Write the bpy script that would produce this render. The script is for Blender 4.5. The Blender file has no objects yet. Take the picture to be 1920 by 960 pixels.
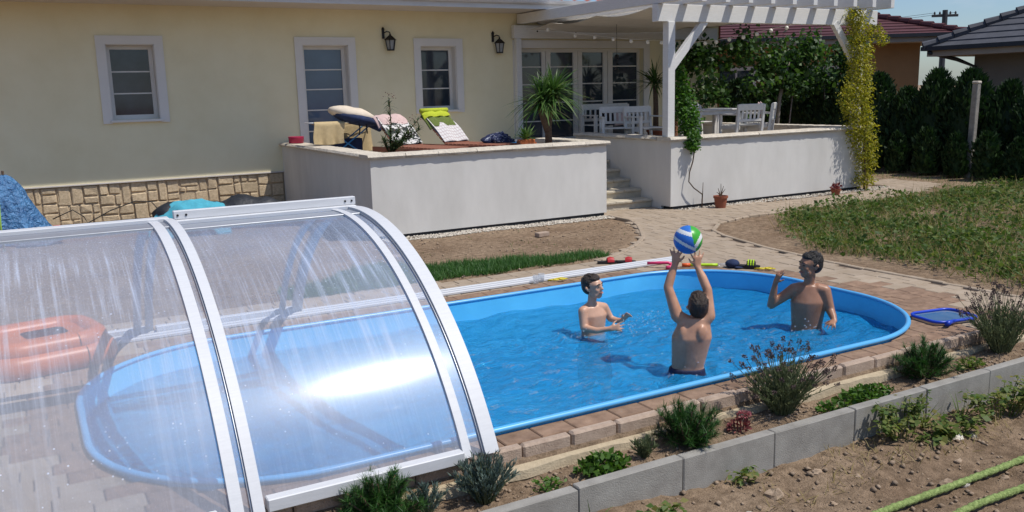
import bpy, bmesh, math, random
import numpy as np
from mathutils import Vector, Matrix, Euler, noise as mnoise

random.seed(7); RNG = np.random.default_rng(7)
R = math.radians
SC = bpy.context.scene
COL = SC.collection

# ------------------------------------------------------------------ camera
cam_d = bpy.data.cameras.new('camera'); cam = bpy.data.objects.new('camera', cam_d); COL.objects.link(cam)
AX = Vector((0.8711, -0.4905, -0.0249)); AZ = -Vector((0.4778, 0.8588, -0.1846)); AX.normalize(); AZ.normalize()
AY = AZ.cross(AX); AY.normalize(); AX = AY.cross(AZ)
m = Matrix((AX, AY, AZ)).transposed().to_4x4(); m.translation = Vector((0, 0, 2.0))
cam.matrix_world = m
cam_d.sensor_width = 36; cam_d.lens = 36 * 1640 / 1920; cam_d.clip_start = 0.05; cam_d.clip_end = 2000
SC.camera = cam

# ------------------------------------------------------------------ sun and sky
SUN = Vector((0.37, -0.43, 1.0)).normalized()
w = bpy.data.worlds.new('World'); SC.world = w; w.use_nodes = True
nt = w.node_tree; nt.nodes.clear()
o_ = nt.nodes.new('ShaderNodeOutputWorld'); bg = nt.nodes.new('ShaderNodeBackground')
sky = nt.nodes.new('ShaderNodeTexSky'); sky.sky_type = 'NISHITA'; sky.sun_disc = False
sky.sun_elevation = math.asin(SUN.z); sky.sun_rotation = math.atan2(SUN.x, SUN.y)
sky.air_density = 1.0; sky.dust_density = .6; sky.ozone_density = 2.2
tc = nt.nodes.new('ShaderNodeTexCoord'); mp = nt.nodes.new('ShaderNodeMapping'); mp.inputs['Scale'].default_value = (1.6, 1.6, 5.5)
nz = nt.nodes.new('ShaderNodeTexNoise'); nz.inputs['Scale'].default_value = 2.3; nz.inputs['Detail'].default_value = 7; nz.inputs['Roughness'].default_value = .58
rp = nt.nodes.new('ShaderNodeValToRGB'); rp.color_ramp.elements[0].position = .50; rp.color_ramp.elements[1].position = .78
rp.color_ramp.elements[1].color = (.75, .75, .75, 1)
mx = nt.nodes.new('ShaderNodeMix'); mx.data_type = 'RGBA'; mx.inputs['B'].default_value = (6.2, 6.6, 7.2, 1)
nt.links.new(tc.outputs['Generated'], mp.inputs[0]); nt.links.new(mp.outputs[0], nz.inputs['Vector']); nt.links.new(nz.outputs[0], rp.inputs[0])
tn = nt.nodes.new('ShaderNodeMix'); tn.data_type = 'RGBA'; tn.blend_type = 'MULTIPLY'; tn.inputs['Factor'].default_value = 1; tn.inputs['B'].default_value = (.80, .91, 1.08, 1)
nt.links.new(sky.outputs[0], tn.inputs['A']); nt.links.new(rp.outputs[0], mx.inputs['Factor']); nt.links.new(tn.outputs['Result'], mx.inputs['A']); nt.links.new(mx.outputs['Result'], bg.inputs[0])
bg.inputs[1].default_value = 0.105
nt.links.new(bg.outputs[0], o_.inputs[0])
sd = bpy.data.lights.new('sun', 'SUN'); sd.energy = 4.2; sd.angle = R(.53); sd.color = (1, .955, .89)
sun = bpy.data.objects.new('sun', sd); COL.objects.link(sun); sun.rotation_euler = SUN.to_track_quat('Z', 'Y').to_euler()
sun.location = (8, -6, 30)
SC.view_settings.view_transform = 'Standard'; SC.view_settings.look = 'None'
SC.view_settings.exposure = 0.0; SC.view_settings.gamma = 1; SC.view_settings.use_curve_mapping = False
SC.render.engine = 'CYCLES'
try:
    SC.cycles.use_denoising = True; SC.cycles.denoiser = 'OPENIMAGEDENOISE'
    SC.cycles.max_bounces = 10; SC.cycles.transparent_max_bounces = 24; SC.cycles.transmission_bounces = 8
    SC.cycles.caustics_reflective = False; SC.cycles.caustics_refractive = True; SC.cycles.blur_glossy = .5
    SC.cycles.sample_clamp_indirect = 6
except Exception: pass

# ------------------------------------------------------------------ materials
MATS = {}
def N(t, kind): return t.nodes.new(kind)
def mat(name, col, rough=.85, var=.12, scale=6, bump=0, bscale=60, metal=0, rnd=0, spec=.4, col2=None, detail=5, stretch=None, bdist=.01):
    """plain procedural surface: noise between two tones, fine relief, optional per-object tone"""
    m = bpy.data.materials.new(name); m.use_nodes = True; t = m.node_tree; b = t.nodes['Principled BSDF']
    b.inputs['Roughness'].default_value = rough; b.inputs['Metallic'].default_value = metal; b.inputs['Specular IOR Level'].default_value = spec
    g = N(t, 'ShaderNodeNewGeometry'); src = g.outputs['Position']
    if stretch:
        q = N(t, 'ShaderNodeMapping'); q.inputs['Scale'].default_value = stretch; t.links.new(src, q.inputs[0]); src = q.outputs[0]
    n = N(t, 'ShaderNodeTexNoise'); n.inputs['Scale'].default_value = scale; n.inputs['Detail'].default_value = detail; n.inputs['Roughness'].default_value = .62
    t.links.new(src, n.inputs['Vector'])
    r = N(t, 'ShaderNodeValToRGB'); c = np.array(col)
    a = np.clip(c * (1 - var), 0, 1); d = np.clip(c * (1 + var), 0, 1) if col2 is None else np.array(col2)
    r.color_ramp.elements[0].color = (*a, 1); r.color_ramp.elements[1].color = (*d, 1)
    r.color_ramp.elements[0].position = .32; r.color_ramp.elements[1].position = .68
    t.links.new(n.outputs[0], r.inputs[0]); out = r.outputs[0]
    if rnd:
        oi = N(t, 'ShaderNodeObjectInfo'); mr = N(t, 'ShaderNodeMapRange'); mr.inputs[3].default_value = 1 - rnd; mr.inputs[4].default_value = 1 + rnd
        hs = N(t, 'ShaderNodeHueSaturation'); t.links.new(oi.outputs['Random'], mr.inputs[0]); t.links.new(mr.outputs[0], hs.inputs['Value'])
        gi = N(t, 'ShaderNodeMapRange'); gi.inputs[3].default_value = 1 - rnd; gi.inputs[4].default_value = 1 + rnd
        t.links.new(g.outputs['Random Per Island'], gi.inputs[0])
        mu = N(t, 'ShaderNodeMath'); mu.operation = 'MULTIPLY'; t.links.new(mr.outputs[0], mu.inputs[0]); t.links.new(gi.outputs[0], mu.inputs[1]); t.links.new(mu.outputs[0], hs.inputs['Value'])
        t.links.new(out, hs.inputs['Color']); out = hs.outputs[0]
    t.links.new(out, b.inputs['Base Color'])
    if bump:
        n2 = N(t, 'ShaderNodeTexNoise'); n2.inputs['Scale'].default_value = bscale; n2.inputs['Detail'].default_value = 6
        t.links.new(g.outputs['Position'], n2.inputs['Vector'])
        bp = N(t, 'ShaderNodeBump'); bp.inputs['Strength'].default_value = bump; bp.inputs['Distance'].default_value = bdist
        t.links.new(n2.outputs[0], bp.inputs['Height']); t.links.new(bp.outputs[0], b.inputs['Normal'])
    MATS[name] = m; return m
def leafmat(name, c0, c1, c2, trans=.35, rough=.5):
    m = bpy.data.materials.new(name); m.use_nodes = True; t = m.node_tree; b = t.nodes['Principled BSDF']; o = t.nodes['Material Output']
    g = N(t, 'ShaderNodeNewGeometry'); r = N(t, 'ShaderNodeValToRGB')
    r.color_ramp.elements[0].color = (*c0, 1); r.color_ramp.elements[1].color = (*c2, 1)
    e = r.color_ramp.elements.new(.5); e.color = (*c1, 1)
    t.links.new(g.outputs['Random Per Island'], r.inputs[0]); t.links.new(r.outputs[0], b.inputs['Base Color'])
    b.inputs['Roughness'].default_value = rough; b.inputs['Specular IOR Level'].default_value = .35
    tr = N(t, 'ShaderNodeBsdfTranslucent'); hs = N(t, 'ShaderNodeHueSaturation'); hs.inputs['Value'].default_value = 1.5; hs.inputs['Saturation'].default_value = 1.1
    t.links.new(r.outputs[0], hs.inputs['Color']); t.links.new(hs.outputs[0], tr.inputs[0])
    ms = N(t, 'ShaderNodeMixShader'); ms.inputs[0].default_value = trans
    t.links.new(b.outputs[0], ms.inputs[1]); t.links.new(tr.outputs[0], ms.inputs[2]); t.links.new(ms.outputs[0], o.inputs[0])
    MATS[name] = m; return m

mat('stucco', (.78, .70, .46), .95, .04, 1.2, .45, 200, col2=(.82, .75, .52), bdist=.006)
mat('white_stucco', (.585, .565, .525), .92, .05, 1.1, .4, 90, col2=(.68, .66, .62), stretch=(1.4, 1.4, .5), bdist=.006, detail=9)
mat('white_trim', (.68, .66, .62), .7, .03, 3)
mat('white_paint', (.66, .65, .62), .55, .05, 9, .12, 40, stretch=(1, 1, 6))
mat('white_wood', (.66, .64, .60), .6, .07, 14, .1, 60)
mat('soffit', (.60, .55, .50), .8, .03, 3)
mat('gutter', (.60, .61, .64), .4, .03, 3)
mat('roof_red', (.30, .075, .055), .7, .2, 4, .2, 30)
mat('plinth_mortar', (.46, .36, .24), .95, .12, 20, .5, 120)
mat('plinth_stone', (.50, .385, .245), .95, .16, 26, .8, 65, rnd=.10, bdist=.012, col2=(.62, .49, .325))
mat('cap_stone', (.56, .50, .41), .95, .12, 14, .9, 38, rnd=.06, bdist=.02)
mat('step_stone', (.50, .44, .34), .95, .14, 10, .8, 40, rnd=.05, bdist=.015)
mat('membrane', (.02, .022, .026), .6, .1, 8)
mat('deck_tile', (.42, .36, .30), .8, .08, 4)
mat('glass_dark', (.022, .03, .042), .04, .25, 1.3, spec=.6, col2=(.05, .065, .085))
mat('glass_blue', (.075, .12, .19), .06, .15, 1.1, spec=.6)
mat('black_iron', (.012, .012, .012), .45, .1, 20)
mat('lamp_glass', (.30, .31, .31), .15, .1, 20)
mat('paver_beige', (.345, .265, .185), .92, .10, 5, .5, 90, rnd=.06, bdist=.006, col2=(.38, .305, .23))
mat('paver_brown', (.215, .132, .085), .9, .2, 10, .5, 90, rnd=.11, bdist=.006, col2=(.30, .195, .13))
mat('paver_joint', (.17, .125, .09), .95, .2, 30, .4, 100)
mat('kerb', (.36, .265, .20), .93, .12, 16, .7, 110, rnd=.06, col2=(.43, .33, .255), bdist=.008)
mat('concrete', (.255, .24, .215), .95, .10, 7, .55, 140, rnd=.05, col2=(.32, .305, .275), bdist=.006, detail=9)
mat('mortar', (.42, .345, .235), .95, .12, 20, .6, 90)
mat('aluminium', (.58, .59, .61), .5, .04, 10, .08, 300, metal=.0, stretch=(1, 8, 8))
mat('aluminium_grey', (.40, .42, .45), .4, .05, 10, metal=.5)
mat('gasket', (.03, .035, .045), .5, .1, 10)
mat('pool_blue', (.10, .56, .95), .35, .10, 1.2, spec=.5, col2=(.13, .62, .98))
mat('pool_rim', (.10, .40, .74), .3, .05, 3, spec=.5)
mat('skin', (.45, .225, .135), .40, .10, 9, .10, 120, col2=(.55, .30, .19), spec=.5)
mat('skin_pale', (.53, .29, .185), .40, .10, 9, .10, 120, col2=(.63, .38, .26), spec=.5)
mat('skin_dark', (.31, .15, .085), .40, .10, 9, .10, 120, col2=(.40, .20, .12), spec=.5)
mat('hair_dark', (.010, .008, .007), .32, .3, 90, 1, 160, col2=(.026, .02, .016), stretch=(3, 3, .6))
mat('hair_brown', (.022, .014, .009), .35, .3, 90, 1, 160, col2=(.06, .038, .025), stretch=(3, 3, .6))
mat('lip', (.34, .11, .085), .4, .1, 20)
mat('teeth', (.75, .72, .66), .3, .02, 9)
mat('eye', (.012, .009, .008), .2, .1, 9)
mat('navy', (.012, .016, .05), .7, .2, 12, .3, 60)
mat('navy_soft', (.016, .028, .075), .9, .3, 8, .5, 50)
mat('ball_blue', (.03, .16, .55), .35, .05, 9)
mat('ball_white', (.72, .73, .72), .35, .05, 9)
mat('ball_green', (.05, .36, .03), .35, .05, 9)
mat('orange', (.52, .135, .025), .4, .1, 5, spec=.5)
mat('orange_dark', (.22, .05, .012), .5, .1, 5)
mat('tarp', (.03, .115, .29), .38, .22, 9, 1, 22, col2=(.085, .24, .46), bdist=.05, spec=.5)
mat('tarp_grey', (.20, .28, .36), .6, .2, 9, .5, 20, bdist=.02)
mat('towel_teal', (.075, .37, .48), .98, .12, 12, .9, 150, bdist=.01)
mat('towel_beige', (.52, .40, .22), .98, .10, 12, .9, 150, bdist=.01)
mat('cushion_cream', (.62, .53, .42), .95, .07, 10, .4, 60)
mat('black_cover', (.018, .021, .028), .55, .3, 8, .5, 20, bdist=.02)
mat('hose_green', (.25, .42, .05), .5, .1, 10)
mat('rope_green', (.155, .225, .055), .95, .3, 60, .9, 110, col2=(.30, .38, .13), bdist=.01)
mat('terracotta', (.27, .085, .045), .85, .12, 9, .3, 60)
mat('planter', (.50, .14, .05), .75, .1, 9)
mat('magenta', (.36, .01, .06), .4, .08, 9)
mat('blue_plastic', (.035, .20, .44), .35, .15, 15)
mat('net_frame', (.012, .055, .50), .35, .08, 9)
mat('yellow', (.62, .50, .02), .35, .1, 20)
mat('lime', (.45, .68, .02), .4, .1, 20)
mat('pink', (.70, .05, .16), .4, .1, 20)
mat('red', (.42, .02, .025), .45, .1, 20)
mat('orange_red', (.75, .12, .02), .4, .1, 20)
mat('black_rubber', (.012, .012, .013), .6, .2, 20)
mat('black_fabric', (.016, .016, .022), .95, .3, 30, .4, 90)
mat('towel_lime', (.42, .48, .03), .95, .1, 30, .6, 150)
mat('towel_green', (.115, .15, .035), .95, .2, 22, .6, 150)
mat('lounger_wood', (.23, .085, .05), .7, .2, 20, .3, 60, stretch=(1, 8, 8))
mat('pink_cloth', (.55, .40, .37), .95, .08, 15, .4, 90)
mat('fabric_pale', (.58, .49, .43), .95, .08, 15, .4, 90)
mat('shade_cloth', (.66, .61, .53), .9, .05, 5, .2, 80)
mat('bark', (.13, .085, .055), .95, .3, 30, .9, 50, bdist=.02)
mat('bark_grey', (.22, .19, .16), .95, .3, 30, .9, 50, bdist=.02)
mat('twig', (.085, .055, .035), .95, .3, 30)
mat('soil_rock', (.29, .205, .135), .95, .2, 20, .6, 60, rnd=.15, bdist=.01, col2=(.38, .285, .20))
mat('rock_pale', (.55, .50, .43), .95, .15, 20, .9, 60, rnd=.15, bdist=.02)
mat('gravel', (.62, .56, .47), .95, .2, 20, .3, 60, rnd=.3)
mat('wood_green', (.085, .17, .10), .8, .2, 12)
mat('orange_wall', (.38, .23, .11), .95, .06, 2, .2, 90)
mat('brown_brick', (.26, .075, .045), .95, .15, 10, .3, 60)
mat('roof_maroon', (.075, .020, .024), .7, .2, 3, .1, 30)
mat('roof_grey', (.062, .064, .075), .75, .2, 3, .1, 30, rnd=.08)
mat('roof_edge', (.03, .032, .038), .5, .1, 5)
mat('grey_wall', (.19, .175, .15), .95, .06, 2)
mat('fascia', (.36, .31, .25), .8, .05, 3)
mat('post_concrete', (.27, .25, .22), .95, .2, 12, .6, 60)
mat('bulb', (.80, .79, .74), .3, .03, 9)
mat('clear_plastic', (.55, .60, .66), .1, .1, 20, spec=.6)
mat('bird_wood', (.28, .12, .06), .85, .2, 20, .3, 60)
leafmat('leaf_thuja', (.010, .028, .008), (.016, .042, .010), (.028, .062, .014), .15, .7)
leafmat('leaf_vine', (.030, .085, .012), (.055, .14, .018), (.10, .21, .03), .4)
leafmat('leaf_grape', (.018, .048, .010), (.034, .080, .015), (.080, .15, .028), .35)
leafmat('leaf_gold', (.15, .18, .02), (.30, .29, .03), (.46, .41, .06), .4)
leafmat('leaf_yucca', (.035, .085, .018), (.065, .135, .03), (.13, .20, .06), .25, .4)
leafmat('leaf_oleander', (.030, .062, .022), (.055, .095, .035), (.10, .13, .05), .25, .5)
leafmat('leaf_weed', (.042, .088, .016), (.080, .138, .026), (.165, .195, .05), .35, .6)
leafmat('leaf_dry', (.20, .16, .06), (.28, .22, .09), (.33, .27, .13), .3, .8)
leafmat('leaf_grass', (.035, .095, .022), (.055, .14, .032), (.10, .20, .05), .35, .5)
leafmat('leaf_pine', (.018, .060, .012), (.030, .092, .016), (.055, .135, .025), .2, .5)
leafmat('leaf_lavender', (.075, .105, .045), (.115, .145, .07), (.17, .19, .095), .25, .7)
leafmat('leaf_blue', (.055, .090, .075), (.095, .14, .12), (.16, .21, .175), .2, .7)
leafmat('leaf_low', (.035, .085, .012), (.065, .14, .018), (.11, .20, .035), .3, .5)
leafmat('leaf_bean', (.06, .115, .02), (.12, .17, .035), (.25, .23, .08), .4, .55)
leafmat('flower_dry', (.06, .045, .04), (.10, .07, .065), (.14, .10, .09), .1, .9)
leafmat('flower_pink', (.32, .06, .09), (.45, .16, .17), (.50, .28, .25), .2, .7)
leafmat('leaf_red', (.10, .02, .03), (.20, .05, .05), (.26, .10, .08), .2, .7)

def soil_material():
    m = bpy.data.materials.new('soil'); m.use_nodes = True; t = m.node_tree; b = t.nodes['Principled BSDF']; b.inputs['Roughness'].default_value = .97
    b.inputs['Specular IOR Level'].default_value = .15
    g = N(t, 'ShaderNodeNewGeometry')
    def nz(s, d=8, ro=.65):
        n = N(t, 'ShaderNodeTexNoise'); n.inputs['Scale'].default_value = s; n.inputs['Detail'].default_value = d; n.inputs['Roughness'].default_value = ro
        t.links.new(g.outputs['Position'], n.inputs['Vector']); return n
    a = nz(1.1); c = nz(14, 8, .7); d = nz(70, 6, .7)
    r1 = N(t, 'ShaderNodeValToRGB'); r1.color_ramp.elements[0].color = (.255, .178, .118, 1); r1.color_ramp.elements[1].color = (.375, .28, .195, 1)
    r1.color_ramp.elements[0].position = .35; r1.color_ramp.elements[1].position = .65
    r2 = N(t, 'ShaderNodeValToRGB'); r2.color_ramp.elements[0].color = (.55, .52, .48, 1); r2.color_ramp.elements[1].color = (1.25, 1.22, 1.18, 1)
    r2.color_ramp.elements[0].position = .35; r2.color_ramp.elements[1].position = .68
    t.links.new(a.outputs[0], r1.inputs[0]); t.links.new(c.outputs[0], r2.inputs[0])
    mx = N(t, 'ShaderNodeMix'); mx.data_type = 'RGBA'; mx.blend_type = 'MULTIPLY'; mx.inputs['Factor'].default_value = 1
    t.links.new(r1.outputs[0], mx.inputs['A']); t.links.new(r2.outputs[0], mx.inputs['B']); t.links.new(mx.outputs['Result'], b.inputs['Base Color'])
    ad = N(t, 'ShaderNodeMath'); ad.operation = 'ADD'; t.links.new(c.outputs[0], ad.inputs[0]); t.links.new(d.outputs[0], ad.inputs[1])
    bp = N(t, 'ShaderNodeBump'); bp.inputs['Strength'].default_value = .9; bp.inputs['Distance'].default_value = .03
    t.links.new(ad.outputs[0], bp.inputs['Height']); t.links.new(bp.outputs[0], b.inputs['Normal'])
    MATS['soil'] = m
soil_material()
WREF = .60
def water_material():
    m = bpy.data.materials.new('water'); m.use_nodes = True; t = m.node_tree; t.nodes.remove(t.nodes['Principled BSDF']); o = t.nodes['Material Output']
    g = N(t, 'ShaderNodeNewGeometry'); n = N(t, 'ShaderNodeTexNoise'); n.inputs['Scale'].default_value = 6.5; n.inputs['Detail'].default_value = 4; n.inputs['Roughness'].default_value = .55; n.inputs['Distortion'].default_value = .8
    q = N(t, 'ShaderNodeMapping'); q.inputs['Scale'].default_value = (.8, 1.5, 1); q.inputs['Rotation'].default_value = (0, 0, .5); t.links.new(g.outputs['Position'], q.inputs[0]); t.links.new(q.outputs[0], n.inputs['Vector'])
    bp = N(t, 'ShaderNodeBump'); bp.inputs['Strength'].default_value = 1; bp.inputs['Distance'].default_value = .06; t.links.new(n.outputs[0], bp.inputs['Height'])
    rf = N(t, 'ShaderNodeBsdfRefraction'); rf.inputs['IOR'].default_value = 1.33; rf.inputs['Roughness'].default_value = 0; rf.inputs[0].default_value = (.97, 1, 1, 1)
    gl = N(t, 'ShaderNodeBsdfGlossy'); gl.inputs['Roughness'].default_value = .03
    fr = N(t, 'ShaderNodeFresnel'); fr.inputs['IOR'].default_value = 1.33
    for q_ in (gl, fr): t.links.new(bp.outputs[0], q_.inputs['Normal'])
    tr = N(t, 'ShaderNodeBsdfTransparent'); tr.inputs[0].default_value = (.97, 1, 1, 1); m1 = N(t, 'ShaderNodeMixShader'); m1.inputs[0].default_value = WREF; t.links.new(tr.outputs[0], m1.inputs[1]); t.links.new(rf.outputs[0], m1.inputs[2])
    m2 = N(t, 'ShaderNodeMixShader'); t.links.new(fr.outputs[0], m2.inputs[0]); sc_ = N(t, 'ShaderNodeBsdfDiffuse'); sc_.inputs[0].default_value = (.025, .43, .94, 1); t.links.new(bp.outputs[0], sc_.inputs['Normal']); t.links.new(bp.outputs[0], rf.inputs['Normal']); m0 = N(t, 'ShaderNodeMixShader'); m0.inputs[0].default_value = .37; t.links.new(m1.outputs[0], m0.inputs[1]); t.links.new(sc_.outputs[0], m0.inputs[2]); t.links.new(m0.outputs[0], m2.inputs[1]); t.links.new(gl.outputs[0], m2.inputs[2])
    ge = N(t, 'ShaderNodeNewGeometry'); sz = N(t, 'ShaderNodeSeparateXYZ'); t.links.new(ge.outputs['Position'], sz.inputs[0])
    gt = N(t, 'ShaderNodeMath'); gt.operation = 'GREATER_THAN'; gt.inputs[1].default_value = -.24; t.links.new(sz.outputs[2], gt.inputs[0])
    t2 = N(t, 'ShaderNodeBsdfTransparent'); m3 = N(t, 'ShaderNodeMixShader'); t.links.new(gt.outputs[0], m3.inputs[0]); t.links.new(t2.outputs[0], m3.inputs[1]); t.links.new(m2.outputs[0], m3.inputs[2])
    va = N(t, 'ShaderNodeVolumeAbsorption'); va.inputs['Color'].default_value = (.35, .86, 1, 1); va.inputs['Density'].default_value = .45; t.links.new(va.outputs[0], o.inputs['Volume'])
    t.links.new(m3.outputs[0], o.inputs[0]); MATS['water'] = m
water_material()
def sheet_material():
    """clear polycarbonate with dried drip streaks and drops; UV: u = metres along, v = metres of arc from the bottom"""
    m = bpy.data.materials.new('polycarbonate'); m.use_nodes = True; t = m.node_tree; t.nodes.remove(t.nodes['Principled BSDF']); o = t.nodes['Material Output']
    uv = N(t, 'ShaderNodeUVMap'); sx = N(t, 'ShaderNodeSeparateXYZ'); t.links.new(uv.outputs[0], sx.inputs[0])
    def noise(scale, s, det=3, ro=.5):
        q = N(t, 'ShaderNodeMapping'); q.inputs['Scale'].default_value = s; t.links.new(uv.outputs[0], q.inputs[0])
        n = N(t, 'ShaderNodeTexNoise'); n.inputs['Scale'].default_value = scale; n.inputs['Detail'].default_value = det; n.inputs['Roughness'].default_value = ro
        t.links.new(q.outputs[0], n.inputs['Vector']); return n.outputs[0]
    def ramp(i, a, b, lo=0., hi=1.):
        r = N(t, 'ShaderNodeMapRange'); r.inputs[1].default_value = a; r.inputs[2].default_value = b; r.inputs[3].default_value = lo; r.inputs[4].default_value = hi
        t.links.new(i, r.inputs[0]); return r.outputs[0]
    def math_(op, a, b):
        q = N(t, 'ShaderNodeMath'); q.operation = op; q.use_clamp = op == 'ADD'
        for k, x in enumerate((a, b)):
            if isinstance(x, (int, float)): q.inputs[k].default_value = x
            else: t.links.new(x, q.inputs[k])
        return q.outputs[0]
    v = sx.outputs[1]
    streak = math_('ADD', ramp(noise(1, (21, .8, 1), 5, .66), .50, .70), math_('MULTIPLY', ramp(noise(1, (58, 1.3, 1), 4, .6), .52, .72), .7))
    patch = ramp(noise(1, (2.3, 1.6, 1), 2), .32, .56)
    band = math_('MULTIPLY', ramp(v, .5, 1.05), ramp(v, 2.15, 1.75))
    streak = math_('MULTIPLY', math_('MULTIPLY', streak, patch), ramp(band, 0, 1, .25, 1))
    veil = ramp(noise(1, (1.3, .9, 1), 3), .35, .7)
    fine = ramp(noise(1, (110, 60, 1), 3, .7), .52, .68)
    top = ramp(v, 1.0, 2.1)
    vo = N(t, 'ShaderNodeTexVoronoi'); vo.inputs['Scale'].default_value = 27; t.links.new(uv.outputs[0], vo.inputs['Vector'])
    vc = N(t, 'ShaderNodeSeparateColor'); t.links.new(vo.outputs['Color'], vc.inputs[0])
    drop = math_('MULTIPLY', ramp(vo.outputs['Distance'], .17, .09), ramp(vc.outputs[0], .55, .66))
    drop = math_('MULTIPLY', drop, ramp(noise(1, (1.6, 1.6, 1), 2), .42, .60))
    d = math_('ADD', math_('ADD', .27, math_('MULTIPLY', veil, .14)), math_('MULTIPLY', streak, .5))
    d = math_('ADD', d, math_('MULTIPLY', math_('MULTIPLY', fine, ramp(top, 0, 1, .12, 1)), .42))
    d = math_('ADD', d, math_('MULTIPLY', drop, .65))
    d = math_('MULTIPLY', d, ramp(v, 2.35, 2.7, 1., .12))
    df = N(t, 'ShaderNodeBsdfDiffuse'); df.inputs[0].default_value = (.74, .80, .93, 1)
    tl = N(t, 'ShaderNodeBsdfTranslucent'); tl.inputs[0].default_value = (.74, .80, .93, 1)
    dd = N(t, 'ShaderNodeMixShader'); dd.inputs[0].default_value = .45; t.links.new(df.outputs[0], dd.inputs[1]); t.links.new(tl.outputs[0], dd.inputs[2])
    tr = N(t, 'ShaderNodeBsdfTransparent'); tr.inputs[0].default_value = (.97, .98, 1, 1)
    a = N(t, 'ShaderNodeMixShader'); t.links.new(d, a.inputs[0]); t.links.new(tr.outputs[0], a.inputs[1]); t.links.new(dd.outputs[0], a.inputs[2])
    tg = N(t, 'ShaderNodeTangent'); tg.direction_type = 'UV_MAP'
    g1 = N(t, 'ShaderNodeBsdfAnisotropic'); g1.inputs['Roughness'].default_value = .36; g1.inputs['Anisotropy'].default_value = .0
    g2 = N(t, 'ShaderNodeBsdfAnisotropic'); g2.inputs['Roughness'].default_value = .125; g2.inputs['Anisotropy'].default_value = .0
    for q in (g1, g2): t.links.new(tg.outputs[0], q.inputs['Tangent']); q.inputs['Rotation'].default_value = .25
    gg = N(t, 'ShaderNodeMixShader'); gg.inputs[0].default_value = .5; t.links.new(g1.outputs[0], gg.inputs[1]); t.links.new(g2.outputs[0], gg.inputs[2])
    fr = N(t, 'ShaderNodeFresnel'); fr.inputs['IOR'].default_value = 1.5
    ge = N(t, 'ShaderNodeNewGeometry'); f2 = math_('MULTIPLY', fr.outputs[0], ramp(ge.outputs['Backfacing'], 0, 1, 1.05, .0))
    b = N(t, 'ShaderNodeMixShader'); t.links.new(f2, b.inputs[0]); t.links.new(a.outputs[0], b.inputs[1]); t.links.new(gg.outputs[0], b.inputs[2])
    t.links.new(b.outputs[0], o.inputs[0]); MATS['polycarbonate'] = m
    m = bpy.data.materials.new('polycarbonate_inner'); m.use_nodes = True; t = m.node_tree; t.nodes.remove(t.nodes['Principled BSDF']); o = t.nodes['Material Output']
    tr = N(t, 'ShaderNodeBsdfTransparent'); tr.inputs[0].default_value = (.98, .985, 1, 1); t.links.new(tr.outputs[0], o.inputs[0]); MATS['polycarbonate_inner'] = m
sheet_material()
def clear_material():
    m = bpy.data.materials.new('clear_plastic'); m.use_nodes = True; t = m.node_tree; b = t.nodes['Principled BSDF']; o = t.nodes['Material Output']
    b.inputs['Base Color'].default_value = (.55, .60, .66, 1); b.inputs['Roughness'].default_value = .08
    tr = N(t, 'ShaderNodeBsdfTransparent'); ms = N(t, 'ShaderNodeMixShader'); ms.inputs[0].default_value = .30
    t.links.new(tr.outputs[0], ms.inputs[1]); t.links.new(b.outputs[0], ms.inputs[2]); t.links.new(ms.outputs[0], o.inputs[0]); MATS['clear_plastic'] = m
clear_material()
def net_material():
    m = bpy.data.materials.new('net_mesh'); m.use_nodes = True; t = m.node_tree; b = t.nodes['Principled BSDF']; o = t.nodes['Material Output']
    b.inputs['Base Color'].default_value = (.03, .16, .36, 1)
    tr = N(t, 'ShaderNodeBsdfTransparent'); ms = N(t, 'ShaderNodeMixShader'); ms.inputs[0].default_value = .65
    t.links.new(tr.outputs[0], ms.inputs[1]); t.links.new(b.outputs[0], ms.inputs[2]); t.links.new(ms.outputs[0], o.inputs[0]); MATS['net_mesh'] = m
net_material()

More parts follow.
